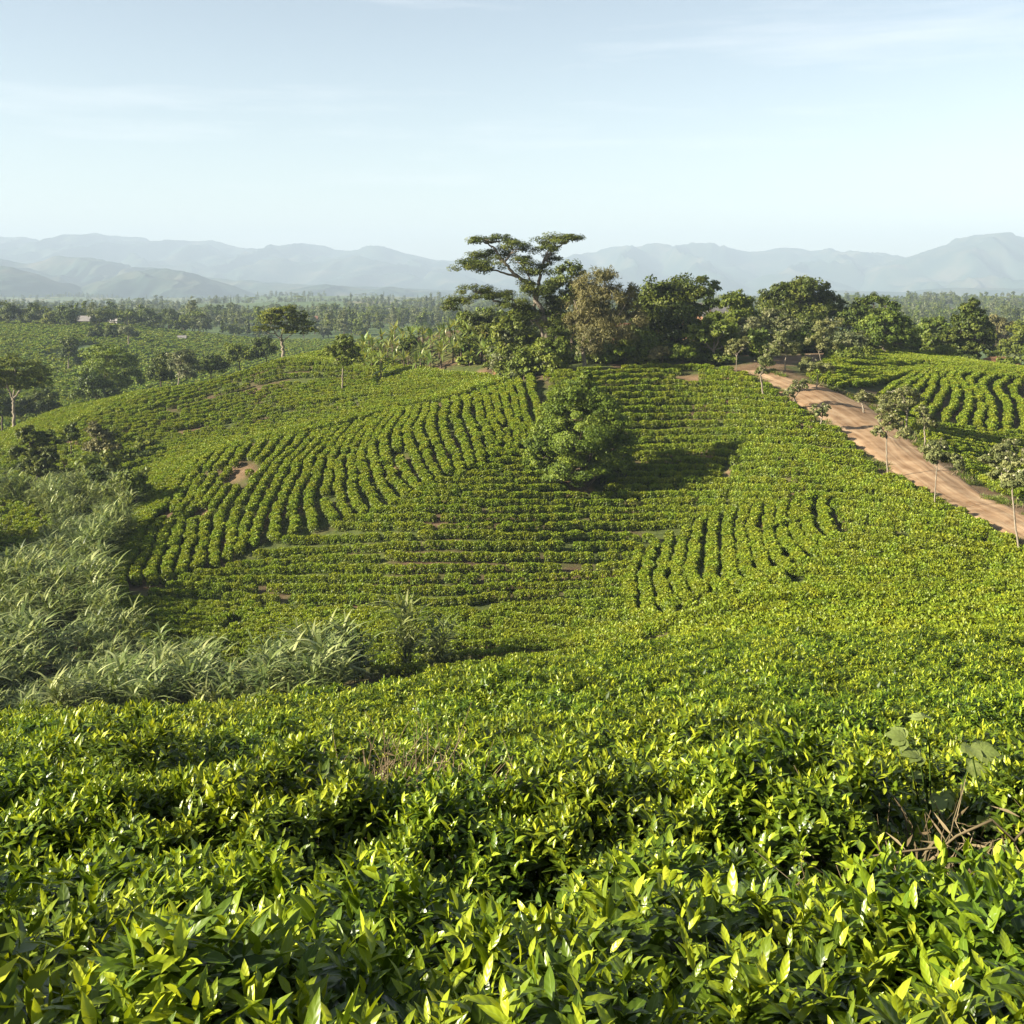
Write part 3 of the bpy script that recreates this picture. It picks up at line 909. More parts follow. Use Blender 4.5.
nA = lay_rows(GA, 1.27, lambda q, p: in_poly(q, POLY_A) & free(p), 60, seed=1, wig=.25, step=.52, dropout=.03)
nB = lay_rows(GB[:5], 1.72, lambda q, p: ~in_poly(q, POLY_A) & ~in_poly(q, POLY_C) & free(p), 55, seed=2, wig=.22, dropout=.05, step=.60, jit=.08, tag_scale=.97)
nB += lay_rows(GB[4:], 1.95, lambda q, p: ~in_poly(q, POLY_A) & ~in_poly(q, POLY_C) & free(p), 55, seed=22, wig=.3, dropout=.05, step=.58, jit=.08, tag_scale=.95)
nC = lay_rows(GC, 1.35, lambda q, p: in_poly(q, POLY_C) & free(p), 55, seed=3, wig=.3, step=.52)
nD = lay_rows(GD, 2.05, lambda q, p: ~in_poly(q, POLY_A) & free(p), 112, seed=4, wig=.4, step=.8, dropout=.12, jit=.12, tag_scale=1.08)
nE = lay_rows(GE1, 1.45, lambda q, p: free(p), 85, seed=5, step=.54, dropout=.01)
nE += lay_rows(GE2, 1.9, lambda q, p: free(p), 85, seed=6, step=.66, dropout=.02)
nE += lay_rows(GE3, 1.8, lambda q, p: free(p), 85, seed=7, step=.66, dropout=.02)
nE += lay_rows(GE4, 1.65, lambda q, p: free(p), 75, seed=8, step=.7, dropout=.03)
GL = [[(-20, 452), (20, 446), (70, 450), (125, 470)], [(-20, 480), (20, 476), (70, 480), (130, 490)], [(-30, 510), (20, 508), (60, 515), (100, 520)], [(-40, 560), (0, 560), (50, 555), (80, 545)], [(-40, 610), (0, 605), (40, 590)]]
nL = lay_rows(GL, 1.6, lambda q, p: ~in_poly(q, POLY_A) & free(p), 85, seed=9, step=.9, dropout=.15, jit=.2)
nL = lay_rows([[(112, 478), (150, 472), (200, 458)], [(118, 500), (142, 492), (165, 478)], [(112, 520), (130, 510), (150, 498)]], 1.5, lambda q, p: ~in_poly(q, POLY_A) & free(p), 95, seed=10, dropout=.1)
nL = lay_rows([[(140, 466), (170, 458), (212, 444)], [(150, 482), (180, 470), (222, 452)], [(158, 500), (185, 488), (225, 468)]], 1.5, lambda q, p: ~in_poly(q, POLY_A) & free(p), 95, seed=10, dropout=.1)
print('tea', nA, nB, nC, nD, nE, len(rest))

# the tea fields across the valley
R = np.random.default_rng(17)
for blk, (x0, x1, y0, y1, th, sp) in enumerate([(-350, -20, 228, 330, .22, 2.3), (-400, -30, 330, 500, .05, 2.7), (-60, 110, 900, 1000, .1, 5)]):
    us = np.arange(x0, x1, sp); vs = np.arange(y0, y1, sp * .72)
    gx, gy = np.meshgrid(us, vs); gx = gx.ravel(); gy = gy.ravel()
    rowx = gx * math.cos(th) - gy * math.sin(th) * .15
    gx = gx + R.normal(0, .35, len(gx)) + 3 * (vnoise(gy / 25, gx / 60, 6) - .5); gy = gy + R.normal(0, .3, len(gy))
    pxx = CX + F * gx / gy
    ok = (pxx > -170) & (pxx < 430) & (fbm(gx / 30, gy / 40, 12, 3) > .20) & (R.random(len(gx)) > .1)
    zz = ground_z(gx, gy)
    for x, y, z in zip(gx[ok], gy[ok], zz[ok]):
        rest.append((x, y, z, R.uniform(0, 6.28), R.uniform(1.7, 2.3) * (1 if sp < 4 else 1.6), 11 + R.integers(4)))

rest = np.array(rest)


def instance_stuff(name, label, rows, meshes, kind='stuff', cat=None):
    """one object whose points carry copies of a few meshes (uncountable growth)"""
    lib = bpy.data.collections.new(name + '_kinds')
    for i, me in enumerate(meshes):
        o = bpy.data.objects.new('%s_kind_%02d' % (name, i), me); lib.objects.link(o)
    me = bpy.data.meshes.new(name)
    n = len(rows)
    me.vertices.add(n); me.vertices.foreach_set('co', rows[:, :3].astype(np.float32).ravel())
    rot = np.zeros((n, 3), np.float32); rot[:, 2] = rows[:, 3]
    a = me.attributes.new('rot', 'FLOAT_VECTOR', 'POINT'); a.data.foreach_set('vector', rot.ravel())
    a = me.attributes.new('scl', 'FLOAT', 'POINT'); a.data.foreach_set('value', rows[:, 4].astype(np.float32))
    a = me.attributes.new('idx', 'INT', 'POINT'); a.data.foreach_set('value', rows[:, 5].astype(np.int32))
    o = bpy.data.objects.new(name, me); link(o); tag(o, label, cat, None, kind)
    ng = bpy.data.node_groups.new(name + '_nodes', 'GeometryNodeTree')
    ng.interface.new_socket('Geometry', in_out='INPUT', socket_type='NodeSocketGeometry')
    ng.interface.new_socket('Geometry', in_out='OUTPUT', socket_type='NodeSocketGeometry')
    gi = ng.nodes.new('NodeGroupInput'); go = ng.nodes.new('NodeGroupOutput')
    ci = ng.nodes.new('GeometryNodeCollectionInfo'); ci.inputs['Collection'].default_value = lib
    ci.inputs['Separate Children'].default_value = True; ci.inputs['Reset Children'].default_value = True
    ip = ng.nodes.new('GeometryNodeInstanceOnPoints'); ip.inputs['Pick Instance'].default_value = True

    def attr(nm, dt):
        x = ng.nodes.new('GeometryNodeInputNamedAttribute'); x.data_type = dt; x.inputs['Name'].default_value = nm
        return x.outputs['Attribute']
    L = ng.links.new
    L(gi.outputs[0], ip.inputs['Points']); L(ci.outputs[0], ip.inputs['Instance'])
    L(attr('idx', 'INT'), ip.inputs['Instance Index'])
    er = ng.nodes.new('FunctionNodeEulerToRotation'); L(attr('rot', 'FLOAT_VECTOR'), er.inputs[0]); L(er.outputs[0], ip.inputs['Rotation'])
    L(attr('scl', 'FLOAT'), ip.inputs['Scale'])
    L(ip.outputs[0], go.inputs[0])
    md = o.modifiers.new('scatter', 'NODES'); md.node_group = ng
    return o


instance_stuff('tea_bushes', 'rows of clipped tea covering the hillside and the fields across the valley', rest, L1 + L2 + L3)


# ------------------------------------------------------------------ elephant grass in the valley
def grass_clump(seed, n=14, hgt=2.7):
    R = np.random.default_rng(seed); mb = MB()
    for i in range(n):
        a = R.uniform(0, 6.28); r = abs(R.normal(0, .2))
        b = np.array([r * math.cos(a), r * math.sin(a), -.05])
        H = hgt * R.uniform(.6, 1.1)
        lean = np.array([math.cos(a), math.sin(a), 0]) * R.uniform(.1, .6) + R.normal(0, .1, 3) * [1, 1, 0]
        t = np.linspace(0, 1, 5)[:, None]
        pts = b + np.array([0, 0, H]) * t + lean * H * .45 * t ** 2
        tube(mb, pts, np.linspace(.02, .01, 5), 3, 0)
        k = R.integers(8, 12)
        tt = R.uniform(.3, 1, k); tt[:3] = 1
        P = b + np.array([0, 0, H]) * tt[:, None] + lean * H * .45 * tt[:, None] ** 2
        az = R.uniform(0, 6.28, k)
        el = R.uniform(.75, 1.4, k)
        D = np.stack([np.cos(az) * np.cos(el), np.sin(az) * np.cos(el), np.sin(el)], 1)
        L = R.uniform(.7, 1.3, k)
        leaves(mb, P, D, np.array([[0, 0, 1.]]) - D * D[:, 2:3] + 1e-3, L, R.uniform(.045, .07, k), np.clip(R.normal(.45, .25, k) + .25 * (tt - .6), 0, 1),
               R.uniform(.35, .95, k), .1, 3)
    return mb


GR = [grass_clump(500 + i).mesh('elephant_grass', [M['grass']]) for i in range(6)]
GPOLY = [(-200, 500), (-60, 492), (20, 484), (70, 486), (118, 500), (150, 524), (142, 545), (108, 562), (97, 580), (99, 616), (112, 650), (150, 674), (210, 684), (270, 688), (335, 692),
         (330, 760), (-200, 800)]
HOLE = [(-80, 502), (20, 508), (50, 520), (62, 540), (45, 562), (20, 580), (-80, 600)]
R = np.random.default_rng(23)
gx = R.uniform(-66, -8, 12000); gy = R.uniform(54, 118, 12000)
gz = ground_z(gx, gy)
q = to_px(np.column_stack([gx, gy, gz]))
ok = in_poly(q, GPOLY) & ~in_poly(q, HOLE) & (q[:, 0] > -200)
ok &= (vnoise(gx / 5, gy / 7, 14) > .22)
gp = np.column_stack([gx, gy, gz])[ok]
keepi = []
cell = {}
for i, p in enumerate(gp):
    k = (int(p[0] / 1.5), int(p[1] / 1.6))
    if k in cell: continue
    cell[k] = 1; keepi.append(i)
gp = gp[keepi]
print('grass clumps', len(gp))
instance_stuff('elephant_grass', 'tall grey green elephant grass filling the valley bottom',
               np.column_stack([gp, R.uniform(0, 6.28, len(gp)), R.uniform(.8, 1.15, len(gp)) * (.6 + .7 * vnoise(gp[:, 0] / 5, gp[:, 1] / 7, 4)), R.integers(0, 6, len(gp))]), GR)
for px, d, sc, lab in [(338, 62, 1.15, 'wide tuft of elephant grass at the hill foot, left of the two narrow tufts'),
                       (358, 62, 1.1, 'short elephant grass tuft leaning beside the wide tuft at the hill foot'),
                       (409, 63.5, 1.3, 'tallest narrow tuft of elephant grass at the hill foot'),
                       (440, 63.5, .95, 'small end tuft of elephant grass, nearest the tea on the right'),
                       (240, 60, .8, 'low tuft of elephant grass at the edge of the main grass bank'),
                       (275, 60.5, .62, 'short thin tuft of elephant grass between the bank and the wide tuft')]:
    x = (px - CX) / F * d
    o = bpy.data.objects.new('grass_tuft', GR[rng.integers(6)]); o.location = (x, d, float(ground_z(x, d))); o.scale = (sc,) * 3
    o.rotation_euler = (0, 0, rng.uniform(0, 6)); link(o); tag(o, lab, 'grass tuft', 'separate tufts of elephant grass')


# ------------------------------------------------------------------ trees
def px_point(px, py, d):
    return np.array([(px - CX) / F * d, d, (HY - py) / F * d])


def fill_crown(mb, blobs, n, size, R, flat=.65, aspect=.42, clumpf=.42, mat=0, lowcut=-.55, t=2, droop=0., age=(.1, 1.), horiz=0., dens=1.0, ncl=20):
    """blobs: (center, radii) ; leaf clumps spread over each blob"""
    vol = np.array([(r[0] * r[2]) for c, r in blobs]); share = vol / vol.sum()
    for (c, r), s in zip(blobs, share):
        nl = int(n * s * dens) + 20
        nc = max(9, int(ncl * R.uniform(.8, 1.2)))
        dr = nrm(R.normal(0, 1, (nc, 3)))
        dr = dr[dr[:, 2] > lowcut]; nc = len(dr)
        cc = c + dr * r * R.uniform(.45, 1.0, (nc, 1))
        cr = np.mean(r) * clumpf * R.uniform(.6, 1.25, nc)
        ca = R.uniform(age[0], age[1], nc)
        ci = R.integers(0, nc, nl)
        off = nrm(R.normal(0, 1, (nl, 3))) * (R.random((nl, 1)) ** .45) * cr[ci][:, None]
        off[:, 2] *= flat
        if r[2] < .5 * r[0]: off[:, 2] *= r[2] / (.5 * r[0])
        P = cc[ci] + off
        outw = nrm((P - c) / r + off * .6 / cr[ci][:, None])
        Nn = nrm(outw * (.8 - .5 * horiz) + np.array([0, 0, .35 + horiz]) + R.normal(0, .45 * (1 - .5 * horiz), (nl, 3)))
        D = nrm(np.cross(Nn, R.normal(0, 1, (nl, 3))) + np.array([0, 0, -droop]))
        L = size * R.uniform(.65, 1.35, nl)
        a = np.clip(ca[ci] * .6 + .4 * R.random(nl), 0, 1)
        leaves(mb, P - D * (L * .5)[:, None], D, Nn, L, L * aspect * .5, a, R.uniform(0, .25, nl), .15, t, mat)


def tree(name, label, cat, base, blobs, leafmat, n=4000, size=.3, trunk=.16, bark='bark', forks=None, group=None, seed=0, d=None,
         flat=.65, aspect=.5, clumpf=.42, blossom=0, bcol='blossom', lowcut=-.55, deep=.8, droop=0., horiz=0., dens=2.0, ncl=36, lean=.03, extra=None, wob=.06, twigs=1, dmin=45.):
    """base pixel (on the ground) and crown blobs (px, py, rx, ry) set at the tree's own distance"""
    R = np.random.default_rng(1000 + seed)
    if d is None:
        b = cast(base[0], base[1], dmin)[0]
    else:
        x = (base[0] - CX) / F * d; b = np.array([x, d, float(ground_z(x, d))])
    d = b[1]
    bl = []
    for (px, py, rx, ry) in blobs:
        c = px_point(px, py, d) - b
        c[1] += R.uniform(-1, 1) * rx / F * d * .7
        bl.append((c, np.array([rx, rx * deep, ry]) * 1.1 / F * d))
    root = empty(name, tuple(b), 0, label, cat, group)
    tm = MB()
    crown_mid = np.mean([c for c, r in bl], axis=0)
    if forks is None:
        low = min(c[2] - r[2] * .6 for c, r in bl)
        f0 = np.array([R.normal(0, lean) * low, R.normal(0, lean) * low, max(low, .3)])
        paths = [([(0, 0, -.3), tuple(f0 * .5 + R.normal(0, .02, 3) * low), tuple(f0)], trunk, trunk * .75)]
        starts = [f0]
    else:
        paths = []; starts = []
        for pts, r0, r1 in forks:
            w = [px_point(px, py, d) - b + np.array([0, (dy if len(q) else 0), 0]) for px, py, *q in pts for dy in ([q[0]] if q else [0])]
            paths.append((w, r0, r1)); starts.append(np.array(w[-1])); starts.append(np.array(w[len(w) // 2]))
    for w, r0, r1 in paths:
        w = np.array(w, float)
        p = smooth_line(w, 5 * len(w)) if len(w) > 2 else np.linspace(w[0], w[-1], 6)
        p[1:-1] += R.normal(0, r0 * .25, (len(p) - 2, 3))
        rad = np.linspace(r0, r1, len(p)); rad[0] *= 1.35
        tube(tm, p, rad, 8)
    for c, r in bl:
        s = min(starts, key=lambda q: np.linalg.norm(q - c) + (5 if q[2] > c[2] + r[2] else 0))
        e = c + np.array([0, 0, -.2 * r[2]])
        p = limb(tm, s, e, trunk * .5, trunk * .18, R, 5, wob, .04, 6)
        for _ in range(int(3 * twigs)):
            dirv = nrm(R.normal(0, 1, 3) + np.array([0, 0, .4]))
            limb(tm, p[R.integers(2, 6)], c + dirv * r * R.uniform(.6, .9), trunk * .16, trunk * .05, R, 4, .08, .03, 4)
    tm.obj('trunk', M[bark], root)
    cm = MB()
    fill_crown(cm, bl, n, size * 1.1, R, flat, aspect, clumpf, lowcut=lowcut, droop=droop, horiz=horiz, dens=dens, ncl=ncl)
    cm.obj('crown', M[leafmat], root)
    if blossom:
        bm = MB()
        fill_crown(bm, [(c + np.array([0, 0, .1 * r[2]]), r * 1.03) for c, r in bl], blossom, size * .6, R, .6, .8, .12, lowcut=-.2, ncl=14)
        bm.obj('blossoms', M[bcol], root)
    if extra: extra(root, b, d, R)
    return root


# --- the bushy tree in the middle of the tea, with its long shadow
tree('bushy_tree', 'broad bushy green tree standing alone in the middle of the tea rows', 'tree', (582, 489),
     [(580, 384, 14, 10), (570, 394, 16, 10), (592, 396, 16, 10), (558, 408, 18, 12), (602, 408, 18, 12), (580, 414, 30, 16), (548, 424, 16, 12), (614, 424, 16, 12), (578, 436, 36, 16),
      (540, 442, 16, 11), (622, 442, 14, 11), (556, 456, 24, 13), (606, 456, 24, 13), (538, 458, 12, 9), (622, 460, 11, 8), (580, 464, 34, 12), (566, 476, 22, 7), (598, 475, 20, 7), (586, 376, 8, 6)],
     'f_bright', n=36000, size=.2, trunk=.17, seed=1, deep=.9, clumpf=.4, ncl=30, lowcut=-.8,
     forks=[([(582, 491), (581, 474), (574, 450), (566, 424)], .2, .06), ([(583, 491), (585, 470), (595, 446), (600, 420)], .18, .06),
            ([(581, 491), (570, 474), (555, 456)], .13, .05), ([(584, 491), (598, 474), (610, 452)], .12, .05)])

# --- the flat topped giant
tree('flat_topped_tree', 'tall flat topped tree with layered crown and forked trunk on the hill crest', 'tree', (547, 368),
     [(484, 241, 17, 6.1), (513, 248, 22, 8.5), (500, 240, 13, 6.1), (560, 241, 22, 7.3), (548, 248, 13, 7.3), (570, 238, 13, 4.9), (468, 266, 16, 8.5), (488, 268, 17, 9.8), (478, 259, 15, 7.3),
      (538, 272, 16, 11.0), (552, 262, 10, 9.8), (474, 290, 14, 7.3), (458, 302, 15, 7.3), (503, 295, 19, 7.3), (482, 297, 13, 6.1), (520, 262, 14, 7.3), (515, 305, 17, 8.5), (495, 255, 17, 7.3),
      (528, 288, 15, 8.5), (545, 290, 14, 12.2), (450, 308, 9, 4.9), (552, 310, 13, 17.1), (530, 318, 15, 14.6), (556, 335, 11, 17.1)],
     'f_dark', n=30000, size=.21, trunk=.34, bark='bark_grey', dens=1.6, ncl=20, seed=2, d=128, flat=.45, clumpf=.62, lowcut=-.35, horiz=.5, wob=.05, twigs=.7,
     forks=[([(547, 370), (548, 345), (544, 318), (536, 297), (530, 282)], .42, .22),
            ([(546, 352), (538, 322), (520, 306), (498, 302), (480, 292)], .24, .10),
            ([(530, 284), (516, 275), (504, 262), (494, 248), (486, 243)], .24, .07),
            ([(536, 297), (540, 275), (545, 260), (556, 248), (566, 243)], .24, .07),
            ([(517, 277), (500, 272), (484, 267), (470, 266)], .14, .05),
            ([(480, 292), (466, 300), (456, 304)], .1, .04), ([(534, 318), (534, 296), (526, 270)], .2, .07)])
tree('shrub', 'dark rounded shrub at the foot of the flat topped tree', 'shrub', (550, 374), [(550, 358, 13, 10), (556, 366, 12, 8), (543, 350, 10, 10), (560, 350, 10, 12)], 'f_mid', n=3000, size=.3, trunk=.08, seed=3, d=124)
tree('dense_tree', 'dense green tree rising behind the flat topped tree', 'tree', (572, 366), [(571, 270, 12, 9), (565, 285, 16, 14), (580, 290, 14, 14), (566, 308, 18, 16), (575, 330, 18, 14), (560, 325, 14, 14)], 'f_dark', n=6000, size=.34, trunk=.25, seed=4, d=142)
tree('feathery_tree', 'olive brown feathery tree with pale leaning branches beside the flat topped tree', 'tree', (586, 368),
     [(600, 277, 15, 10), (592, 292, 20, 14), (610, 295, 14, 12), (584, 312, 18, 16), (608, 318, 20, 16), (628, 312, 12, 14), (596, 334, 22, 12), (620, 334, 16, 12), (574, 322, 10, 12), (632, 295, 6, 12), (640, 322, 8, 14), (590, 348, 12, 9)],
     'f_olive', n=9000, size=.5, aspect=.16, trunk=.2, bark='bark_pale', seed=5, d=126, droop=.5, clumpf=.5, wob=.08,
     forks=[([(585, 370), (583, 345), (586, 325), (598, 300), (610, 272)], .26, .06), ([(584, 340), (600, 328), (622, 318)], .12, .04),
            ([(586, 326), (578, 312), (574, 300)], .1, .04), ([(586, 350), (604, 338), (628, 300), (632, 286)], .12, .03)])
tree('mango_tree', 'largest dark rounded tree, two domes, at the hilltop homestead', 'tree', (672, 365),
     [(656, 293, 20, 16), (686, 292, 22, 16), (642, 306, 14, 16), (668, 305, 24, 18), (696, 308, 16, 16), (652, 322, 18, 16), (680, 324, 24, 16), (664, 342, 24, 14), (640, 330, 12, 14), (694, 330, 14, 14), (648, 346, 14, 10), (676, 348, 20, 9)],
     'f_dark', n=15000, size=.36, trunk=.36, seed=6, d=138, clumpf=.42, lowcut=-.7)
tree('slender_tree', 'thin dark tree poking out above the right dome of the largest tree', 'tree', (710, 360), [(702, 280, 6, 4), (715, 287, 6, 6), (708, 293, 8, 6), (712, 303, 8, 8)], 'f_dark', n=1400, size=.32, trunk=.14, seed=7, d=152)
tree('pale_trunk_tree', 'leafy tree with short pale trunk between the largest tree and the road', 'tree', (713, 364), [(697, 334, 13, 10), (704, 345, 11, 8), (722, 330, 14, 12), (730, 342, 12, 10), (714, 322, 10, 10)], 'f_mid', n=5000, size=.32, trunk=.2, bark='bark_pale', seed=8, d=129, clumpf=.36)
tree('leafy_tree', 'fresh green tree between the largest dark tree and the dome tree', 'tree', (737, 362), [(728, 303, 11, 10), (744, 306, 11, 10), (736, 298, 9, 7), (735, 318, 18, 10), (750, 318, 12, 9)], 'f_mid', n=5000, size=.34, trunk=.2, seed=9, d=150)
tree('dome_tree', 'wide dark dome tree, highest crown above the top of the road', 'tree', (800, 358),
     [(803, 286, 18, 10), (786, 293, 16, 11), (822, 294, 14, 12), (772, 300, 13, 10), (800, 298, 26, 14), (835, 305, 10, 12), (780, 310, 20, 12), (812, 312, 24, 12), (795, 322, 28, 12), (768, 314, 10, 10), (840, 316, 9, 10)],
     'f_dark', n=12000, size=.4, trunk=.34, seed=10, d=165, clumpf=.42)
tree('spreading_tree', 'olive green spreading tree below the dome tree', 'tree', (757, 362), [(752, 326, 16, 10), (772, 322, 14, 12), (742, 336, 13, 9), (765, 338, 18, 10), (786, 325, 12, 9)], 'f_grey', n=5500, size=.3, trunk=.18, seed=11, d=139, blossom=150)
tree('tall_tree', 'dark tree with ragged top just right of the dome tree', 'tree', (866, 356), [(850, 318, 11, 12), (862, 310, 11, 11), (868, 322, 14, 14), (856, 332, 14, 12), (874, 300, 8, 6), (868, 301, 6, 5)], 'f_dark', n=5000, size=.36, trunk=.22, seed=12, d=163)
tree('tall_tree', 'small dark tree behind the round mango tree with its top showing', 'tree', (888, 352), [(886, 303, 7, 6), (893, 307, 6, 6), (886, 314, 10, 8), (880, 322, 10, 8)], 'f_dark', n=1800, size=.36, trunk=.18, seed=13, d=178)
tree('mango_tree', 'round bright crowned mango tree at the corner of the far tea field', 'tree', (884, 359),
     [(876, 322, 14, 9), (890, 318, 14, 8), (900, 326, 14, 10), (868, 333, 12, 9), (886, 332, 22, 11), (906, 336, 12, 9), (878, 342, 16, 6), (898, 343, 16, 6), (912, 343, 8, 7)],
     'f_mid', n=9000, size=.32, trunk=.22, bark='bark_pale', seed=14, d=146, clumpf=.42)
tree('conifer_tree', 'dark pointed tree on the right, tallest beside the far field', 'tree', (970, 364),
     [(973, 303, 6, 5), (969, 309, 9, 7), (975, 316, 11, 8), (965, 322, 14, 9), (982, 324, 8, 9), (972, 332, 18, 10), (986, 337, 8, 10), (962, 342, 18, 10), (978, 348, 16, 9), (950, 334, 12, 9), (966, 355, 16, 6)],
     'f_dark', n=9000, size=.36, trunk=.26, seed=15, d=153, clumpf=.36)
tree('light_tree', 'lighter green tree leaning against the left of the pointed dark tree', 'tree', (934, 359), [(926, 329, 9, 10), (938, 322, 11, 8), (930, 342, 10, 9), (942, 338, 10, 10), (920, 340, 6, 8)], 'f_mid', n=3600, size=.34, trunk=.16, seed=16, d=170)
tree('shrub', 'small round shrub below the pointed dark tree', 'shrub', (946, 362), [(946, 350, 8, 7), (942, 354, 6, 5)], 'f_mid', n=1200, size=.28, trunk=.07, seed=17, d=147)
tree('greyish_tree', 'hazy greyish tree standing beyond the red earth bank', 'tree', (1000, 362), [(997, 322, 8, 8), (1006, 328, 9, 10), (992, 336, 9, 10), (1003, 345, 12, 10)], 'f_olive', n=2400, size=.5, trunk=.2, seed=18, d=235)
tree('green_tree', 'green tree at the right edge behind the red earth bank', 'tree', (1022, 368), [(1020, 330, 12, 10), (1014, 345, 13, 10), (1028, 345, 12, 14), (1008, 352, 10, 8)], 'f_mid', n=3000, size=.45, trunk=.2, seed=19, d=205)
tree('shrub', 'bright green shrub below the largest tree at the tea edge', 'shrub', (683, 361), [(683, 350, 10, 6), (690, 354, 7, 5), (675, 354, 7, 5)], 'f_bright', n=1500, size=.3, trunk=.06, seed=20, d=127)
tree('shrub', 'brownish low shrub left of the bright green shrub', 'shrub', (662, 362), [(662, 352, 9, 6), (655, 355, 7, 5)], 'f_olive', n=900, size=.3, trunk=.06, seed=21, d=127)
tree('shrub', 'low bright green bush under the feathery tree', 'shrub', (628, 364), [(624, 352, 10, 6), (638, 356, 10, 5), (612, 358, 9, 5)], 'f_bright', n=1500, size=.35, trunk=.06, seed=22, d=130)
tree('shrub', 'dark bush between the feathery tree and the largest tree', 'shrub', (632, 362), [(630, 338, 10, 10), (636, 348, 10, 10), (640, 340, 9, 12)], 'f_dark', n=1800, size=.35, trunk=.1, seed=23, d=140)
tree('shrub', 'mixed green thicket on the crest left of the flat topped tree', 'shrub', (512, 364), [(505, 330, 14, 12), (520, 322, 12, 12), (528, 340, 14, 12), (510, 348, 14, 9), (535, 352, 10, 10)], 'f_mid', n=4200, size=.36, trunk=.1, seed=24, d=138)
tree('dark_tree', 'dark tree under the long lower limb of the flat topped tree', 'tree', (480, 345), [(492, 318, 12, 8), (478, 322, 10, 6), (470, 318, 8, 6), (486, 328, 12, 6)], 'f_dark', n=2200, size=.36, trunk=.14, seed=25, d=158)

# --- trees along the dirt road, most of them in cream flower
road_trees = [
    ((737, 377), [(738, 349, 10, 10), (744, 343, 6, 6), (731, 352, 6, 6)], 900, 60, 'first slim tree at the top of the road, beside the tea'),
    ((764, 397), [(766, 362, 10, 11), (770, 352, 7, 8), (761, 370, 7, 7)], 1100, 40, 'slim tree beside the upper road, thin pale stem clear of the tea'),
    ((785, 371), [(784, 344, 13, 11), (774, 350, 10, 9), (795, 350, 9, 9), (782, 334, 9, 8)], 2000, 160, 'flowering tree at the bend where the track turns off'),
    ((816, 390), [(815, 366, 13, 9), (826, 370, 8, 7), (806, 370, 8, 7)], 1400, 30, 'dark leaved roadside tree at the inside of the bend'),
    ((822, 366), [(822, 330, 13, 12), (834, 326, 10, 10), (812, 340, 10, 10), (828, 345, 12, 10)], 2400, 50, 'yellowish tall roadside tree behind the bend'),
    ((796, 410), [(796, 389, 9, 9), (789, 394, 6, 6), (803, 386, 6, 7)], 700, 60, 'short leafy sapling at the left verge near the bend'),
    ((820, 432), [(820, 413, 7, 6), (826, 408, 5, 5), (814, 409, 5, 5)], 450, 20, 'thin small sapling on the verge with tiny crown'),
    ((889, 481), [(891, 427, 13, 10), (880, 434, 8, 7), (902, 433, 9, 7), (893, 418, 9, 7)], 1500, 150, 'upper of the two tall flowering trees on the near verge'),
    ((934, 512), [(940, 458, 16, 12), (930, 452, 10, 9), (952, 464, 10, 10), (938, 446, 10, 7)], 2000, 260, 'flowering tree with round cream dotted crown on a leaning pale stem'),
    ((906, 432), [(898, 403, 18, 11), (912, 400, 13, 9), (884, 408, 10, 8), (902, 392, 10, 7)], 2200, 130, 'wide flowering tree on the far verge at the road narrowing'),
    ((925, 447), [(926, 418, 9, 9), (933, 425, 7, 7), (920, 410, 6, 6)], 800, 40, 'narrow sparse tree on the far verge beside the wide flowering one'),
    ((1021, 556), [(1016, 482, 20, 13), (1004, 476, 12, 9), (1030, 478, 16, 14), (1018, 465, 14, 9), (1032, 455, 10, 10)], 2600, 420, 'nearest flowering tree, cut by the right edge of the picture'),
    ((1002, 492), [(1000, 455, 13, 10), (990, 462, 9, 8), (1012, 448, 10, 10)], 1300, 60, 'tree across the road behind the nearest flowering tree'),
    ((864, 413), [(863, 396, 9, 7), (870, 400, 7, 6)], 600, 15, 'low sparse bush tree at the far verge of the road'),
]
for k, (b, bl, n, bn, lab) in enumerate(road_trees):
    tree('roadside_tree', lab, 'tree', b, bl, 'f_road', n=n, size=.19, trunk=.05 + .015 * (k * 7 % 4), bark='bark_pale', lean=.12, seed=60 + k, blossom=int(bn * 2.5), clumpf=.34, dens=3.0, ncl=20, twigs=1.2,
         group='trees along the dirt road', wob=.08, dmin=60.)

# --- left side
tree('umbrella_tree', 'pale forked trunk tree with spreading crown at the left edge of the far ridge', 'tree', (14, 425),
     [(15, 362, 22, 7), (-2, 372, 16, 9), (34, 372, 16, 9), (12, 378, 20, 8), (40, 384, 10, 7), (-8, 386, 12, 8), (22, 385, 12, 6)], 'f_mid', n=5500, size=.34, trunk=.22, bark='bark_pale', seed=30, d=165, flat=.5, horiz=.3,
     forks=[([(14, 427), (14, 410), (13, 398)], .26, .2), ([(13, 400), (8, 388), (4, 376)], .16, .07), ([(14, 398), (24, 386), (32, 376)], .15, .06), ([(13, 400), (15, 382), (15, 368)], .14, .06)])
tree('bush_tree', 'dark many lobed bushy tree at the top of the elephant grass', 'tree', (38, 476), [(28, 434, 12, 9), (42, 444, 12, 12), (24, 450, 12, 12), (36, 458, 16, 12), (52, 455, 8, 11), (30, 468, 14, 8), (48, 466, 10, 8)], 'f_dark', n=6500, size=.32, trunk=.2, seed=31, d=127, clumpf=.36)
tree('shrub', 'upright dark shrub beside bare red soil on the far slope', 'shrub', (71, 443), [(70, 431, 6, 7), (73, 437, 6, 5)], 'f_dark', n=900, size=.3, trunk=.06, seed=32, d=137)
tree('shrub', 'brownish green thicket right of the bare red soil', 'shrub', (98, 458), [(92, 430, 9, 8), (100, 438, 10, 9), (92, 448, 10, 8), (108, 448, 9, 6), (116, 447, 6, 4)], 'f_olive', n=2600, size=.3, trunk=.08, seed=33, d=131)
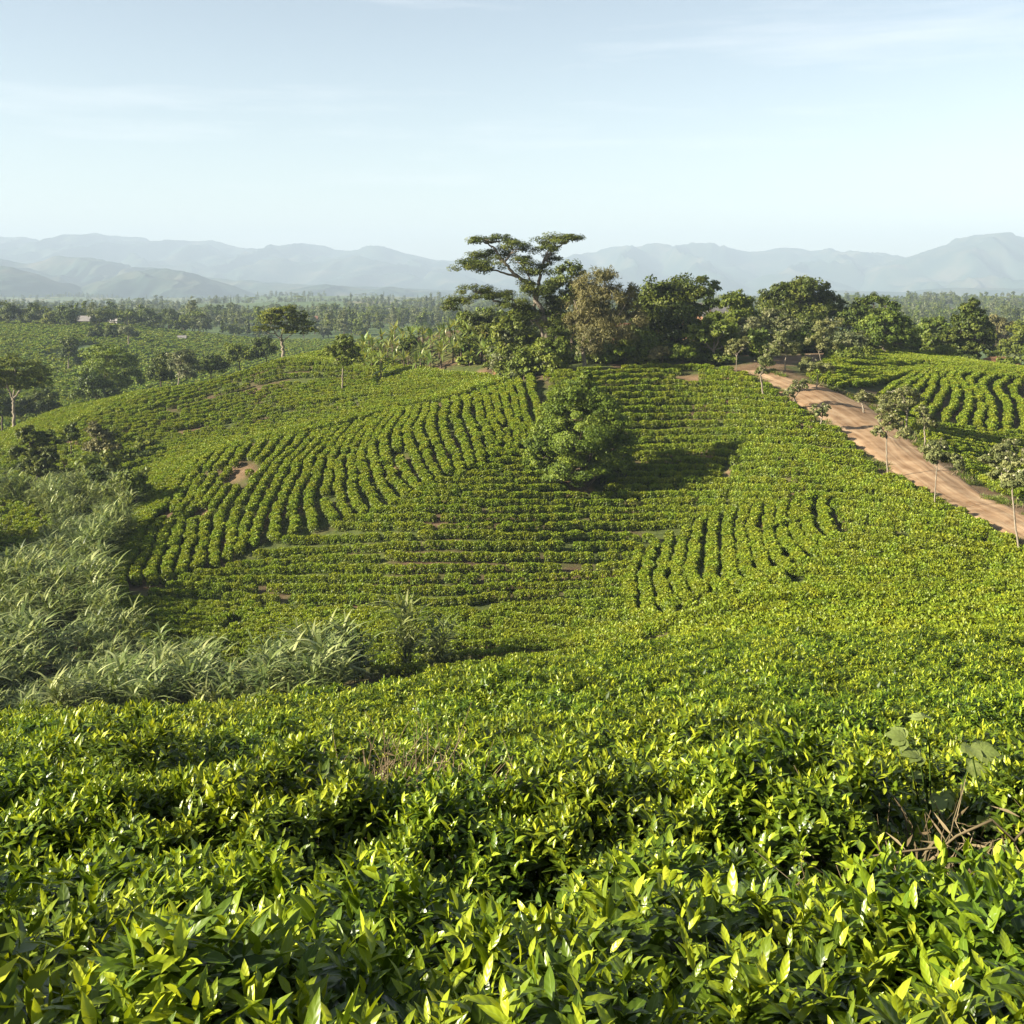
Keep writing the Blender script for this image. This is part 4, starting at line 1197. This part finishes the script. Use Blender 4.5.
tree('gully_tree', 'spreading low tree in the gully beside the spur of tea', 'tree', (136, 517), [(120, 482, 12, 8), (134, 478, 12, 8), (142, 488, 10, 8), (112, 492, 10, 8), (128, 492, 12, 8)], 'f_mid', n=3600, size=.3, trunk=.14, seed=34, d=102)
tree('gully_tree', 'darker small tree in the gully nearer the elephant grass', 'tree', (98, 502), [(96, 474, 9, 8), (104, 482, 10, 8), (92, 488, 9, 8)], 'f_dark', n=2200, size=.3, trunk=.12, seed=35, d=112)
tree('broad_tree', 'broad bright topped tree in the valley behind the far ridge', 'tree', (106, 404),
     [(110, 350, 18, 6), (96, 360, 16, 9), (124, 362, 16, 10), (108, 366, 20, 10), (88, 374, 10, 8), (134, 378, 12, 9), (112, 382, 20, 9)], 'f_bright', n=6500, size=.42, trunk=.26, bark='bark_pale', seed=36, d=225, flat=.5)
tree('dark_tree', 'dark tree filling the hollow under the broad bright topped tree', 'tree', (96, 408), [(92, 380, 14, 9), (104, 390, 14, 9), (82, 392, 12, 9), (112, 394, 12, 8)], 'f_dark', n=3200, size=.42, trunk=.2, seed=37, d=214)
tree('dark_tree', 'dense dark tree behind the pale forked trunk at the left edge', 'tree', (2, 424), [(0, 404, 14, 12), (-14, 398, 14, 14), (12, 410, 10, 10)], 'f_dark', n=3200, size=.42, trunk=.2, seed=38, d=212)
tree('dark_tree', 'dense dark tree filling the hollow right of the pale forked trunk', 'tree', (38, 424), [(30, 402, 12, 10), (44, 400, 12, 12), (38, 412, 16, 9), (54, 410, 7, 8)], 'f_dark', n=3400, size=.42, trunk=.2, seed=39, d=214)
tree('round_tree', 'round dark tree alone in the far tea field', 'tree', (69, 373), [(68, 346, 9, 9), (66, 353, 9, 7), (72, 341, 6, 6)], 'f_dark', n=1800, size=.5, trunk=.22, seed=40, bark='bark_pale')
tree('round_tree', 'squat dark tree just behind the lone round tree in the far field', 'tree', (79, 372), [(78, 362, 7, 5), (84, 361, 5, 4)], 'f_dark', n=900, size=.5, trunk=.16, seed=41)
tree('pale_trunk_tree', 'small pale stemmed tree below the white roofed house', 'tree', (128, 348), [(127, 331, 8, 6), (133, 333, 6, 5), (122, 329, 5, 4)], 'f_grey', n=1200, size=.55, trunk=.28, bark='bark_pale', seed=42)
tree('umbrella_tree', 'flat crowned tree with bare pale trunk on the far ridge of tea', 'tree', (283, 361),
     [(285, 311, 13, 6), (274, 315, 11, 6), (298, 316, 10, 5), (270, 321, 12, 6), (286, 318, 12, 6), (302, 323, 12, 5), (262, 329, 9, 4), (284, 327, 16, 5), (310, 330, 8, 4), (292, 332, 12, 4)], 'f_mid', n=4200, size=.34, trunk=.2, bark='bark_pale', seed=43, d=179, flat=.4, horiz=.4,
     forks=[([(283, 362), (283, 348), (281, 338)], .28, .2), ([(282, 340), (276, 334), (270, 324)], .16, .06), ([(281, 338), (284, 328), (290, 319)], .14, .05), ([(282, 342), (292, 334), (302, 327)], .11, .04)])
tree('open_tree', 'open crowned tree with slanting pale stem behind the ridge', 'tree', (179, 386), [(183, 356, 12, 8), (176, 366, 11, 8), (192, 366, 11, 8), (184, 374, 12, 6)], 'f_grey', n=2600, size=.4, trunk=.2, bark='bark_pale', seed=44, d=212)
tree('open_tree', 'dark green tree left of the slanting pale stem behind the ridge', 'tree', (160, 388), [(160, 362, 9, 10), (156, 374, 10, 9), (166, 376, 8, 8)], 'f_dark', n=2200, size=.42, trunk=.18, seed=45, d=218)
tree('open_tree', 'dark bushy tree in the hollow right of the slanting pale stem', 'tree', (214, 378), [(206, 366, 10, 7), (218, 368, 10, 7), (212, 360, 8, 6)], 'f_dark', n=2000, size=.42, trunk=.16, seed=46, d=222)
tree('open_tree', 'loose leafy tree behind the ridge, midway to the flat crowned tree', 'tree', (240, 370), [(236, 350, 12, 6), (246, 356, 9, 6), (230, 358, 9, 6)], 'f_mid', n=2000, size=.42, trunk=.16, seed=47, d=224)
tree('open_tree', 'dark leafy tree just left of the flat crowned pale trunk', 'tree', (264, 362), [(262, 345, 10, 8), (270, 350, 9, 7), (257, 354, 8, 6)], 'f_dark', n=2000, size=.42, trunk=.16, seed=48, d=226)
tree('small_tree', 'rounded tree with whitened stem left of the banana plants', 'tree', (342, 381), [(345, 341, 10, 7), (331, 352, 8, 7), (352, 352, 10, 8), (340, 350, 10, 8), (342, 363, 9, 5), (356, 360, 7, 6)], 'f_mid', n=3000, size=.3, trunk=.12, bark='bark_pale', seed=49, d=152, clumpf=.36)
tree('small_tree', 'dark rounded tree standing among the banana plants', 'tree', (410, 358), [(409, 341, 8, 6), (404, 347, 6, 5)], 'f_dark', n=1000, size=.32, trunk=.1, seed=50, d=160)

hedge = [(8, 327, [(8, 318, 9, 7)], 'leftmost'), (31, 327, [(32, 316, 9, 8), (26, 321, 7, 5)], 'second from the left edge'), (49, 328, [(50, 321, 7, 6)], 'paler small one before the grey roof'),
         (66, 329, [(66, 317, 8, 8), (70, 322, 7, 6)], 'tall one just left of the grey roof'), (99, 329, [(98, 320, 9, 7), (106, 317, 8, 6)], 'long dark one right of the grey roof'),
         (114, 328, [(115, 318, 9, 6)], 'dark one above the white roof'), (129, 328, [(130, 321, 6, 6)], 'slim one right of the white roof'),
         (150, 330, [(149, 320, 9, 7), (155, 323, 6, 5)], 'wide one midway along the line'), (169, 330, [(171, 321, 9, 7)], 'ball shaped one right of the middle'),
         (184, 333, [(186, 325, 7, 5)], 'low pale one near the clay hut'), (199, 333, [(199, 326, 10, 6)], 'block shaped one at the right end'),
         (98, 340, [(98, 334, 6, 5)], 'small one low in the tea under the roof'), (115, 341, [(115, 333, 8, 6)], 'rounded one in the tea below the white roof')]
for k, (bx, by, bl, lab) in enumerate(hedge):
    bl = [(a, q - 2.5, r1 * 1.12, r2 * 1.35) for a, q, r1, r2 in bl]
    tree('round_tree', 'round tree on the far field edge, ' + lab, 'tree', (bx, by), bl, 'f_dark' if k not in (2, 9) else 'f_mid', n=2600, size=.6, trunk=.35, seed=80 + k, clumpf=.4,
         group='trees along the far tea field edge', dmin=230.)

# shade trees just outside the frame at the left, whose shadow falls on the grass hollow
for k, (x, y, s) in enumerate([(-59, 88, 1.0), (-64, 95, 1.05)]):
    px = CX + F * x / y; py = HY - F * float(ground_z(x, y)) / y
    k1 = F / y * s
    tree('shade_tree', ['dense tree out of frame whose shadow darkens the hollow', 'taller dense tree out of frame beside the first'][k], 'tree', (px, py),
         [(px, py - 9 * k1, 5 * k1, 4 * k1), (px + 3 * k1, py - 6 * k1, 4 * k1, 3 * k1), (px - 3 * k1, py - 6 * k1, 4 * k1, 3 * k1), (px, py - 4.5 * k1, 5 * k1, 2.5 * k1)], 'f_dark', n=5000, size=.5, trunk=.3, seed=120 + k, d=y, clumpf=.45)


# --- simple trees seen far off, used as copies and for the wooded plain
def far_tree(seed, kind):
    R = np.random.default_rng(seed); mb = MB()
    if kind == 'round': bl = [((0, 0, 6), (3.6, 3.6, 2.8)), ((1.6, .5, 4.6), (2.6, 2.6, 2.2)), ((-1.5, -.6, 4.8), (2.8, 2.6, 2.2)), ((.2, 0, 2.6), (2.9, 2.7, 1.8))]; th = 3
    elif kind == 'tall': bl = [((0, 0, 11), (2.4, 2.4, 3)), ((.5, .3, 8), (3, 3, 3)), ((-.4, 0, 5.4), (2.4, 2.4, 2)), ((.3, .2, 2.8), (2.6, 2.4, 2.2))]; th = 5
    elif kind == 'bush': bl = [((0, 0, 2), (3, 2.6, 1.8)), ((1.8, .5, 1.6), (2.2, 2, 1.5)), ((-1.6, 0, 1.5), (2, 2, 1.4))]; th = 1
    elif kind == 'slim': bl = [((0, 0, 9), (1.3, 1.3, 4.5)), ((.2, 0, 5), (1.6, 1.6, 2.5)), ((0, .2, 2.4), (1.8, 1.7, 1.9))]; th = 4
    else: bl = [((0, 0, 9.5), (5.5, 5, 1.1)), ((3, 1, 9), (3.5, 3, .9)), ((-3, -1, 8.8), (3.4, 3, .9))]; th = 8.6
    bl = [(np.array(c, float), np.array(r, float)) for c, r in bl]
    fill_crown(mb, bl, 700, .95, R, .6, .6, .42, ncl=26)
    tm = MB(); tube(tm, [(0, 0, -1), (.1, 0, th * .5), (0, .1, th)], [.28, .22, .15], 5)
    both = MB(); both.v = mb.v + tm.v; both.f = mb.f + [q + mb.n for q in tm.f]; both.a = mb.a + tm.a; both.n = mb.n + tm.n
    both.m = mb.m + [q * 0 + 1 for q in tm.m]; both.sm = mb.sm + tm.sm
    return both, mb, tm


FT = []; FP = []
for i, (kd, mt) in enumerate([('round', 'f_dark'), ('round', 'f_mid'), ('tall', 'f_dark'), ('tall', 'f_grey'), ('bush', 'f_mid'), ('bush', 'f_dark'), ('slim', 'f_mid'), ('slim', 'f_dark'), ('flat', 'f_mid'), ('round', 'f_grey')]):
    bo, cr_, tr_ = far_tree(700 + i, kd)
    FT.append(bo.mesh('far_tree', [M[mt], M['bark']])); FP.append((cr_.mesh('far_crown', [M[mt]]), tr_.mesh('far_trunk', [M['bark']])))

R = np.random.default_rng(41)
wood = []
for (d0, d1, n, sc0, sc1) in [(215, 330, 60, .55, .9), (330, 480, 40, .6, 1.0), (520, 850, 1500, .6, 1.1), (850, 1300, 3400, .7, 1.2), (1300, 2200, 5200, .6, 1.2), (2200, 4300, 7500, .6, 1.15)]:
    for _ in range(n):
        d = math.sqrt(R.uniform(d0 ** 2, d1 ** 2)); px = R.uniform(-180, 1210)
        x = (px - CX) / F * d
        dens = float(fbm(x / 110, d / 150, 51, 3))
        if d < 500:
            # only a few hedgerow trees in the fields; more behind the hill
            if px < 330 and R.random() < .85: continue
        elif dens < (.29 if d < 1300 else .38): continue
        z = float(ground_z(x, d))
        py = HY - F * z / d
        wood.append((x, d, z - .3, R.uniform(0, 6.28), R.uniform(sc0, sc1), R.integers(10), px))
wood = np.array(wood)
wood = wood[np.argsort(wood[:, 1])]
print('plain trees', len(wood))
kinds = ['round dark tree', 'round green tree', 'tall dark tree', 'tall grey green tree', 'green bush', 'dark bush', 'slim green tree', 'slim dark tree', 'flat crowned tree', 'round grey green tree']
vis = (wood[:, 6] < 460) | (wood[:, 6] > 880)
vi = np.where(vis)[0][:150]
for i in vi:
    x, d, z, rz, s, v, px = wood[i]
    o = bpy.data.objects.new('bush' if int(v) in (4, 5) else 'plain_tree', None); link(bpy.data.objects.new('crown', FP[int(v)][0]), o); link(bpy.data.objects.new('trunk', FP[int(v)][1]), o); o.location = (x, d, z); o.rotation_euler = (0, 0, rz); o.scale = (s, s, s * R.uniform(.85, 1.2))
    link(o); tag(o, kinds[int(v)] + ' in the loose woodland at the near side of the plain', 'bush' if int(v) in (4, 5) else 'tree', kinds[int(v)] + 's of the wooded plain')
mask = np.ones(len(wood), bool); mask[vi] = False
instance_stuff('woodland', 'hazy woodland spread over the distant plain', wood[mask][:, :6], FT)


R = np.random.default_rng(62)
ug = []
for x0, x1, y0, y1, n in [(-8, 46, 123, 168, 900), (-24, 5, 124, 150, 700), (-52, -30, 100, 140, 130), (36, 75, 146, 175, 160)]:
    for _ in range(n):
        x, y = R.uniform(x0, x1), R.uniform(y0, y1)
        z = float(ground_z(x, y)); px, py = to_px(np.array([x, y, z]))
        if x0 == -8 and py > 364.5 + 4 * (R.random() - .5): continue
        if x0 == -24 and not (488 < px < 548 and py < 381 - (px < 500) * 9): continue
        if x0 == -52 and not (60 < px < 150 and 440 < py < 520 and R.random() < .6): continue
        if vnoise(x / 4, y / 6, 88) < .35: continue
        if polyline_dist(np.array([x]), np.array([y]), tp)[0] < 2.6 or polyline_dist(np.array([x]), np.array([y]), road_mid)[0] < 4.5: continue
        ug.append((x, y, z - .15, R.uniform(0, 6.28), R.uniform(.18, .5), R.choice([4, 4, 5, 1, 9])))
instance_stuff('undergrowth', 'low weeds and bushes under the hilltop trees and in the gully', np.array(ug, float), FT)


def short_tuft(seed):
    R = np.random.default_rng(seed); mb = MB(); n = 60
    P = np.stack([R.normal(0, .16, n), R.normal(0, .16, n), np.full(n, -.02)], 1)
    az = R.uniform(0, 6.28, n); el = R.uniform(.6, 1.45, n)
    D = np.stack([np.cos(az) * np.cos(el), np.sin(az) * np.cos(el), np.sin(el)], 1)
    leaves(mb, P, D, np.array([[0, 0, 1.]]) - D * D[:, 2:3] + 1e-3, R.uniform(.15, .42, n), R.uniform(.008, .018, n), R.random(n), R.uniform(.2, .8, n), .1, 3)
    return mb


VT = [short_tuft(660 + i).mesh('verge_tuft', [M[k]]) for i, k in enumerate(('f_bright', 'f_mid', 'grass', 'dry'))]
R = np.random.default_rng(63); vg = []
for line, side in ((rl, -1), (rr, 1)):
    dirn = nrm((rr - rl)[:, :2]) * side
    for _ in range(900 if side > 0 else 500):
        q = R.integers(len(line)); o = abs(R.normal(0, .55)) - .25 if side < 0 else abs(R.normal(0, .9)) - .35
        x, y = line[q, :2] + dirn[q] * o + R.normal(0, .25, 2)
        if vnoise(x / 1.8, y / 1.8, 19) < .42: continue
        vg.append((x, y, float(ground_z(x, y)), R.uniform(0, 6.28), R.uniform(.6, 1.5), R.integers(4)))
instance_stuff('verge_grass', 'short green and dry grass along both edges of the dirt road', np.array(vg, float), VT)


# ------------------------------------------------------------------ banana plants
def banana(seed):
    R = np.random.default_rng(seed); lf = MB(); st = MB()
    H = R.uniform(1.5, 2.1)
    tube(st, [(0, 0, -.2), (.03, 0, H * .5), (0, .03, H)], [.15, .12, .08], 7)
    n = 9
    az = np.arange(n) * 2.4 + R.uniform(0, 6); el = np.linspace(.25, 1.35, n) + R.normal(0, .1, n)
    D = np.stack([np.cos(az) * np.cos(el), np.sin(az) * np.cos(el), np.sin(el)], 1)
    L = R.uniform(1.5, 2.3, n)
    P = np.tile(np.array([0, 0, H * .95]), (n, 1))
    leaves(lf, P, D, np.array([[0, 0, 1.]]) - D * D[:, 2:3] + 1e-3, L, R.uniform(.2, .3, n), R.uniform(.2, 1, n), np.linspace(.75, .15, n), .3, 0)
    return lf, st


BN = [tuple(m.mesh('banana', [M[k]]) for m, k in zip(banana(800 + i), ('banana', 'bark'))) for i in range(4)]
R = np.random.default_rng(77)
bpts = []
tries = 0
GX = [(372, 372), (381, 383), (404, 372), (416, 375), (430, 372), (395, 368), (441, 368)]
while len(bpts) < 84 and tries < 4000:
    tries += 1
    if tries <= len(GX): px, py = GX[tries - 1]
    else:
        px = R.uniform(362, 486); py = R.uniform(342 - (px - 362) * .055, 372 - (px - 400) * .08)
    p = cast(px, py, 120)[0]
    if any(np.hypot(p[0] - q[0], p[1] - q[1]) < 1.25 for q in bpts): continue
    bpts.append(p)
for k, p in enumerate(bpts):
    v = BN[k % 4]; s = R.uniform(.7, 1.0)
    front = k < len(GX)
    lab = 'banana plant with a clear stem at the front edge of the banana grove' if front else 'banana plant inside the grove below the crest'
    if k == 1: lab = 'banana plant standing forward alone in the tea, stem bare to the ground'
    t = empty('banana_plant', tuple(p), R.uniform(0, 6), lab, 'banana plant', 'banana plants at the front of the grove' if front else 'banana plants inside the grove')
    t.scale = (s, s, s)
    link(bpy.data.objects.new('leaves', v[0]), t); link(bpy.data.objects.new('stem', v[1]), t)


# ------------------------------------------------------------------ houses and small things
def house(name, label, px, py, d, w, l, h, roofh, rz, wall, roof, group=None):
    x = (px - CX) / F * d; z = float(ground_z(x, d)) if py is None else (HY - py) / F * d
    z = min(z, float(ground_z(x, d)) + .2) if py is None else float(ground_z(x, d))
    root = empty(name, (x, d, z), rz, label, 'house', group)
    mb = MB(); box(mb, (0, 0, h / 2 - .3), (l, w, h + .6)); 
    g = np.array([(-l / 2, -w / 2, h), (-l / 2, w / 2, h), (-l / 2, 0, h + roofh), (l / 2, -w / 2, h), (l / 2, w / 2, h), (l / 2, 0, h + roofh)])
    mb.add(g, [(0, 1, 2)], None, 0, False); mb.add(g, [(3, 5, 4)], None, 0, False)
    mb.obj('wall', M[wall], root)
    rf = MB(); o = .45
    for s in (-1, 1):
        e = np.array([0, s * (w / 2 + o), h - roofh * o / (w / 2)])
        top = np.array([0, 0, h + roofh + .02])
        pts = []
        for xx in (-l / 2 - o, l / 2 + o):
            pts += [(xx, e[1], e[2] + .03), (xx, 0, top[2] + .03), (xx, 0, top[2] + .10), (xx, e[1], e[2] + .10)]
        rf.add(np.array(pts), [(0, 1, 2, 3), (4, 7, 6, 5), (0, 4, 5, 1), (3, 2, 6, 7), (0, 3, 7, 4), (1, 5, 6, 2)], None, 0, False)
    rf.obj('roof', M[roof], root)
    dm = MB(); box(dm, (-l * .12, -w / 2 - .03, 1.0), (.95, .08, 2.0)); dm.obj('door', M['door'], root)
    for xx in (l * .25, -l * .36):
        wm = MB(); box(wm, (xx, -w / 2 - .03, 1.45), (.9, .08, .9)); wm.obj('window', M['door'], root)
    return root


house('house', 'hilltop house with pale sheet metal roof showing between the tree crowns', 708, None, 155, 5, 5.5, 6.0, 1.6, .5, 'wall_o', 'roof')
house('house', 'clay walled house half hidden behind the feathery tree', 628, None, 150, 4, 5, 3.2, 1.4, .2, 'wall_o', 'roof_rust')
house('house', 'long brown walled house with grey white roof at the far tea field edge', 84, None, 489, 4, 7, 2.4, 1.9, .1, 'wall_d', 'roof')
house('house', 'white roofed house behind the round trees of the far field', 115, None, 494, 3.4, 4, 3.0, 1.6, -.2, 'wall_w', 'roof')
house('hut', 'tiny clay hut in the far tea field beside the block shaped tree', 182, None, 440, 2, 2.6, 1.8, .8, .2, 'wall_o', 'roof')
house('hut', 'small white hut below the wooded plain, right of the flat crowned tree', 320, None, 330, 2, 2.4, 2.0, .7, .1, 'wall_w', 'roof')
R = np.random.default_rng(8)
for k, (px, d, wl, lab) in enumerate([(4, 1500, 'wall_w', 'white house at the left edge of the wooded plain'), (24, 1450, 'wall_o', 'orange house among plain trees near the left edge'),
                                      (66, 1150, 'wall_w', 'pale house in the plain above the grey roof'), (124, 1000, 'wall_w', 'white house in the plain above the white roof'),
                                      (202, 900, 'wall_o', 'orange house among slim trees in the plain'), (182, 1300, 'wall_w', 'pale house right of the big far tree'),
                                      (313, 800, 'wall_o', 'rust coloured house in the plain behind the flat crowned tree'), (372, 1200, 'wall_o', 'rust roofed house far behind the banana grove'),
                                      (392, 1250, 'wall_w', 'white house far behind the banana grove'), (957, 1900, 'wall_w', 'pale long building in the blue plain at the right'),
                                      (986, 2000, 'wall_o', 'pinkish long building in the blue plain further right')]):
    house('village_house', lab, px, None, d, 5, 7 if k < 9 else 24, 3.0, 1.8, R.uniform(-.4, .4), wl, 'roof' if wl == 'wall_w' else 'roof_rust', 'houses scattered over the plain')


def lump(name, label, cat, px, py, d, sx, sy, sz, mat, seed, group=None):
    R = np.random.default_rng(seed); x = (px - CX) / F * d; z = float(ground_z(x, d))
    mb = MB(); nu, nv = 26, 12
    th = np.linspace(0, 2 * np.pi, nu, endpoint=False); ph = np.linspace(-.25, np.pi / 2, nv)
    T, Pp = np.meshgrid(th, ph, indexing='ij')
    r = 1 + .35 * (fbm(np.cos(T) * 2 + seed, np.sin(T) * 2 + Pp * 2, seed, 3) - .45)
    V = np.stack([sx * r * np.cos(T) * np.cos(Pp), sy * r * np.sin(T) * np.cos(Pp), sz * r * np.sin(Pp)], -1)
    idx = np.arange(nu * nv).reshape(nu, nv); idn = np.roll(idx, -1, 0)
    f = np.stack([idx[:, :-1], idn[:, :-1], idn[:, 1:], idx[:, 1:]], -1).reshape(-1, 4)
    mb.add(V.reshape(-1, 3), f)
    o = mb.obj(name, M[mat], None, (x, d, z - .05)); tag(o, label, cat, group)


lump('earth_mound', 'orange earth mound on the crest left of the flat topped tree', 'earth mound', 498, 362, 139, .8, .6, 1.3, 'soil', 3)
lump('earth_mound', 'low spill of orange earth below the crest mound', 'earth mound', 481, 373, 137, 1.3, .9, .5, 'soil', 4)
lump('earth_bank', 'red earth bank behind the far tea field at the right', 'earth bank', 996, 366, 150, 3.0, 1.6, 1.5, 'soil', 5)
lump('earth_bank', 'smaller red earth heap at the right edge behind the far tea field', 'earth bank', 1018, 372, 147, 1.6, 1.2, 1.0, 'soil', 6)
lump('sack', 'white sack lying on the tea at the corner of the far field', 'sack', 849, 355, 144, .45, .35, .85, 'sack', 7)


# ------------------------------------------------------------------ weeds and dead twigs between the near hedges
def weed():
    x, y = 2.28, 5.75; z = float(ground_z(x, y)); R = np.random.default_rng(91)
    root = empty('weed', (x, y, z), 0, 'broad lobed pale green weed standing above the tea at the right', 'weed')
    st = MB(); lf = MB()
    for i in range(11):
        a = R.uniform(0, 6.28); H = R.uniform(.7, 1.15)
        top = np.array([.28 * math.cos(a) * R.uniform(.4, 1.2), .22 * math.sin(a), H])
        limb(st, (0, 0, 0), top, .009, .004, R, 5, .03, .05, 5)
        ax = nrm(np.array([math.cos(a), math.sin(a) - .5, R.uniform(-.1, .3)]))
        up = nrm(np.array([R.normal(0, .2), -.45 + R.normal(0, .2), 1.]))
        sd = np.cross(up, ax)
        for j, q in enumerate((-1.15, -.55, 0, .55, 1.15)):
            D = ax * math.cos(q) + sd * math.sin(q)
            leaves(lf, top[None], D[None], up[None], .12 - .02 * abs(j - 2), .034, R.uniform(.2, 1), .2, .15, 0)
    root.scale = (.9, .9, 1.12)
    st.obj('stem', M['f_bright'], root); lf.obj('leaves', M['weed'], root)


weed()


def dry_clump(name, label, cat, x, y, n, H, spread, seed, low=0.1, flatw=0.):
    R = np.random.default_rng(seed); z = float(ground_z(x, y)); mb = MB()
    root = empty(name, (x, y, z), 0, label, cat)
    tw = MB()
    for i in range(n):
        a = R.uniform(0, 6.28); b = np.array([R.normal(0, spread * .5), R.normal(0, spread * .4), 0])
        h = H * R.uniform(.4, 1)
        e = b + np.array([math.cos(a) * h * R.uniform(.1, .5 + flatw), math.sin(a) * h * R.uniform(.1, .5 + flatw), h * (1 - flatw * R.uniform(.3, 1))])
        p = limb(tw, b, e, .0042, .0018, R, 5, .07, .05, 4)
        for _ in range(3):
            k = R.integers(1, 5); dv = nrm(R.normal(0, 1, 3) + np.array([0, 0, .5])) * R.uniform(.05, .2)
            limb(tw, p[k], p[k] + dv, .0022, .001, R, 3, .08, 0, 3)
    at = tw.a
    for q in at: q[:, 0] = R.random()
    tw.obj('stalks', M['dry'], root)
    lf = MB(); k = n * 4
    P = np.stack([R.normal(0, spread * .6, k), R.normal(0, spread * .5, k), R.uniform(.02, H * .75, k)], 1)
    D = nrm(R.normal(0, 1, (k, 3)) + np.array([0, 0, .2]))
    leaves(lf, P, D, R.normal(0, 1, (k, 3)), R.uniform(.05, .16, k), R.uniform(.003, .008, k), R.random(k) * .7, R.uniform(0, .5, k), .2, 1)
    lf.obj('dead_leaves', M['dry'], root)


dry_clump('dry_grass', 'clump of dry brown grass stalks in the opening between the near hedges', 'dry grass', -.70, 6.85, 190, 1.15, .38, 5)
dry_clump('dry_grass', 'low dry brown stubble beside the clump of dry stalks', 'dry grass', -1.25, 7.1, 90, .8, .4, 6)
dry_clump('dead_twigs', 'dead bare tea bush of tangled twigs at the right of the second hedge', 'dead twigs', 2.02, 4.75, 190, 1.12, .42, 7, flatw=.25)
dry_clump('dead_twigs', 'few bare twigs sticking out of the hedge in the third row', 'dead twigs', .85, 9.3, 40, 1.1, .4, 8, flatw=.3)
dry_clump('dry_grass', 'thin dry stalks in the hedge left of the grass opening', 'dry grass', -1.95, 7.0, 40, .8, .3, 9)


def fallen_branch():
    mb = MB(); R = np.random.default_rng(15)
    a = np.array([1.35, 4.45, float(ground_z(1.35, 4.45)) + .86]); b = np.array([2.3, 4.6, float(ground_z(2.3, 4.6)) + 1.0])
    p = limb(mb, a, b, .004, .0075, R, 8, .035, .03, 5)
    limb(mb, p[3], p[3] + np.array([.2, .3, .12]), .004, .002, R, 4, .05, 0, 4)
    for q in mb.a: q[:, 0] = .45
    o = mb.obj('dead_branch', M['dry']); tag(o, 'single bare dead branch lying across the tea by the dead twiggy bush', 'branch')


fallen_branch()

# ------------------------------------------------------------------ sky, sun, air, camera
EL = math.radians(23.5)
sv = np.array([-.958, -.288]); sv /= np.linalg.norm(sv)
to_sun = Vector((sv[0] * math.cos(EL), sv[1] * math.cos(EL), math.sin(EL)))
sun = bpy.data.lights.new('sun', 'SUN'); sun.energy = 5.0; sun.angle = math.radians(.55); sun.color = (1, .91, .73)
so = bpy.data.objects.new('sun', sun); so.rotation_euler = (-to_sun).to_track_quat('-Z', 'Y').to_euler(); so.location = (-40, -20, 60); link(so)

w = bpy.data.worlds.new('World'); scene.world = w; w.use_nodes = True
nt = w.node_tree; nt.nodes.clear(); N = nt.nodes.new; Lk = nt.links.new
out = N('ShaderNodeOutputWorld'); bg = N('ShaderNodeBackground'); sky = N('ShaderNodeTexSky')
sky.sky_type = 'NISHITA'; sky.sun_disc = False; sky.sun_elevation = EL; sky.sun_rotation = math.atan2(sv[0], sv[1]) % (2 * math.pi)
sky.altitude = 1200; sky.air_density = 1.0; sky.dust_density = 1.4; sky.ozone_density = .45
tc = N('ShaderNodeTexCoord'); mp = N('ShaderNodeMapping'); mp.inputs['Scale'].default_value = (2.2, 1.2, 22)
mp.inputs['Rotation'].default_value = (0, math.radians(5), 0)
Lk(tc.outputs['Generated'], mp.inputs['Vector'])
nz = N('ShaderNodeTexNoise'); nz.inputs['Scale'].default_value = 1.5; nz.inputs['Detail'].default_value = 7; nz.inputs['Roughness'].default_value = .6
Lk(mp.outputs[0], nz.inputs['Vector'])
cr = N('ShaderNodeMapRange'); cr.inputs['From Min'].default_value = .55; cr.inputs['From Max'].default_value = .82; cr.inputs['To Max'].default_value = .32
Lk(nz.outputs[0], cr.inputs['Value'])
mx = N('ShaderNodeMix'); mx.data_type = 'RGBA'; Lk(cr.outputs[0], mx.inputs[0]); hs = N('ShaderNodeHueSaturation'); hs.inputs['Saturation'].default_value = .72; Lk(sky.outputs[0], hs.inputs['Color']); tn = N('ShaderNodeMix'); tn.data_type = 'RGBA'; tn.blend_type = 'MULTIPLY'; tn.inputs[0].default_value = 1; tn.inputs[7].default_value = (1.0, 1.0, .94, 1); Lk(hs.outputs[0], tn.inputs[6]); Lk(tn.outputs[2], mx.inputs[6]); mx.inputs[7].default_value = (7, 7, 7, 1)
Lk(mx.outputs[2], bg.inputs['Color']); bg.inputs['Strength'].default_value = .05
Lk(bg.outputs[0], out.inputs['Surface'])

hz = MB(); box(hz, (0, 5950, 80), (22000, 12100, 740))
hm, hnt, HN, HL, hout = new_mat('haze_air')
pv = HN('ShaderNodeVolumePrincipled'); pv.inputs['Color'].default_value = (.425, .515, .65, 1); pv.inputs['Density'].default_value = 1.8e-4
pv.inputs['Anisotropy'].default_value = 0.0
HL(pv.outputs[0], hout.inputs['Volume'])
ho = hz.obj('haze', hm); tag(ho, kind='stuff')

cam = bpy.data.cameras.new('camera'); cam.sensor_width = 36; cam.lens = 36 * F / 1024; cam.shift_y = (HY - 512) / 1024
cam.clip_start = .05; cam.clip_end = 30000
co = bpy.data.objects.new('camera', cam); co.rotation_euler = (math.radians(90), 0, 0); link(co)
scene.camera = co

scene.render.engine = 'CYCLES'
cy = scene.cycles
cy.max_bounces = 6; cy.diffuse_bounces = 3; cy.glossy_bounces = 2; cy.transmission_bounces = 4; cy.transparent_max_bounces = 8; cy.volume_bounces = 1
cy.use_denoising = True
try:
    cy.denoiser = 'OPENIMAGEDENOISE'
except Exception:
    pass
cy.caustics_reflective = False; cy.caustics_refractive = False
cy.use_adaptive_sampling = True; cy.adaptive_threshold = .01
vs = scene.view_settings
vs.view_transform = 'Standard'; vs.look = 'None'; vs.exposure = 2.0; vs.gamma = 1; vs.use_curve_mapping = False
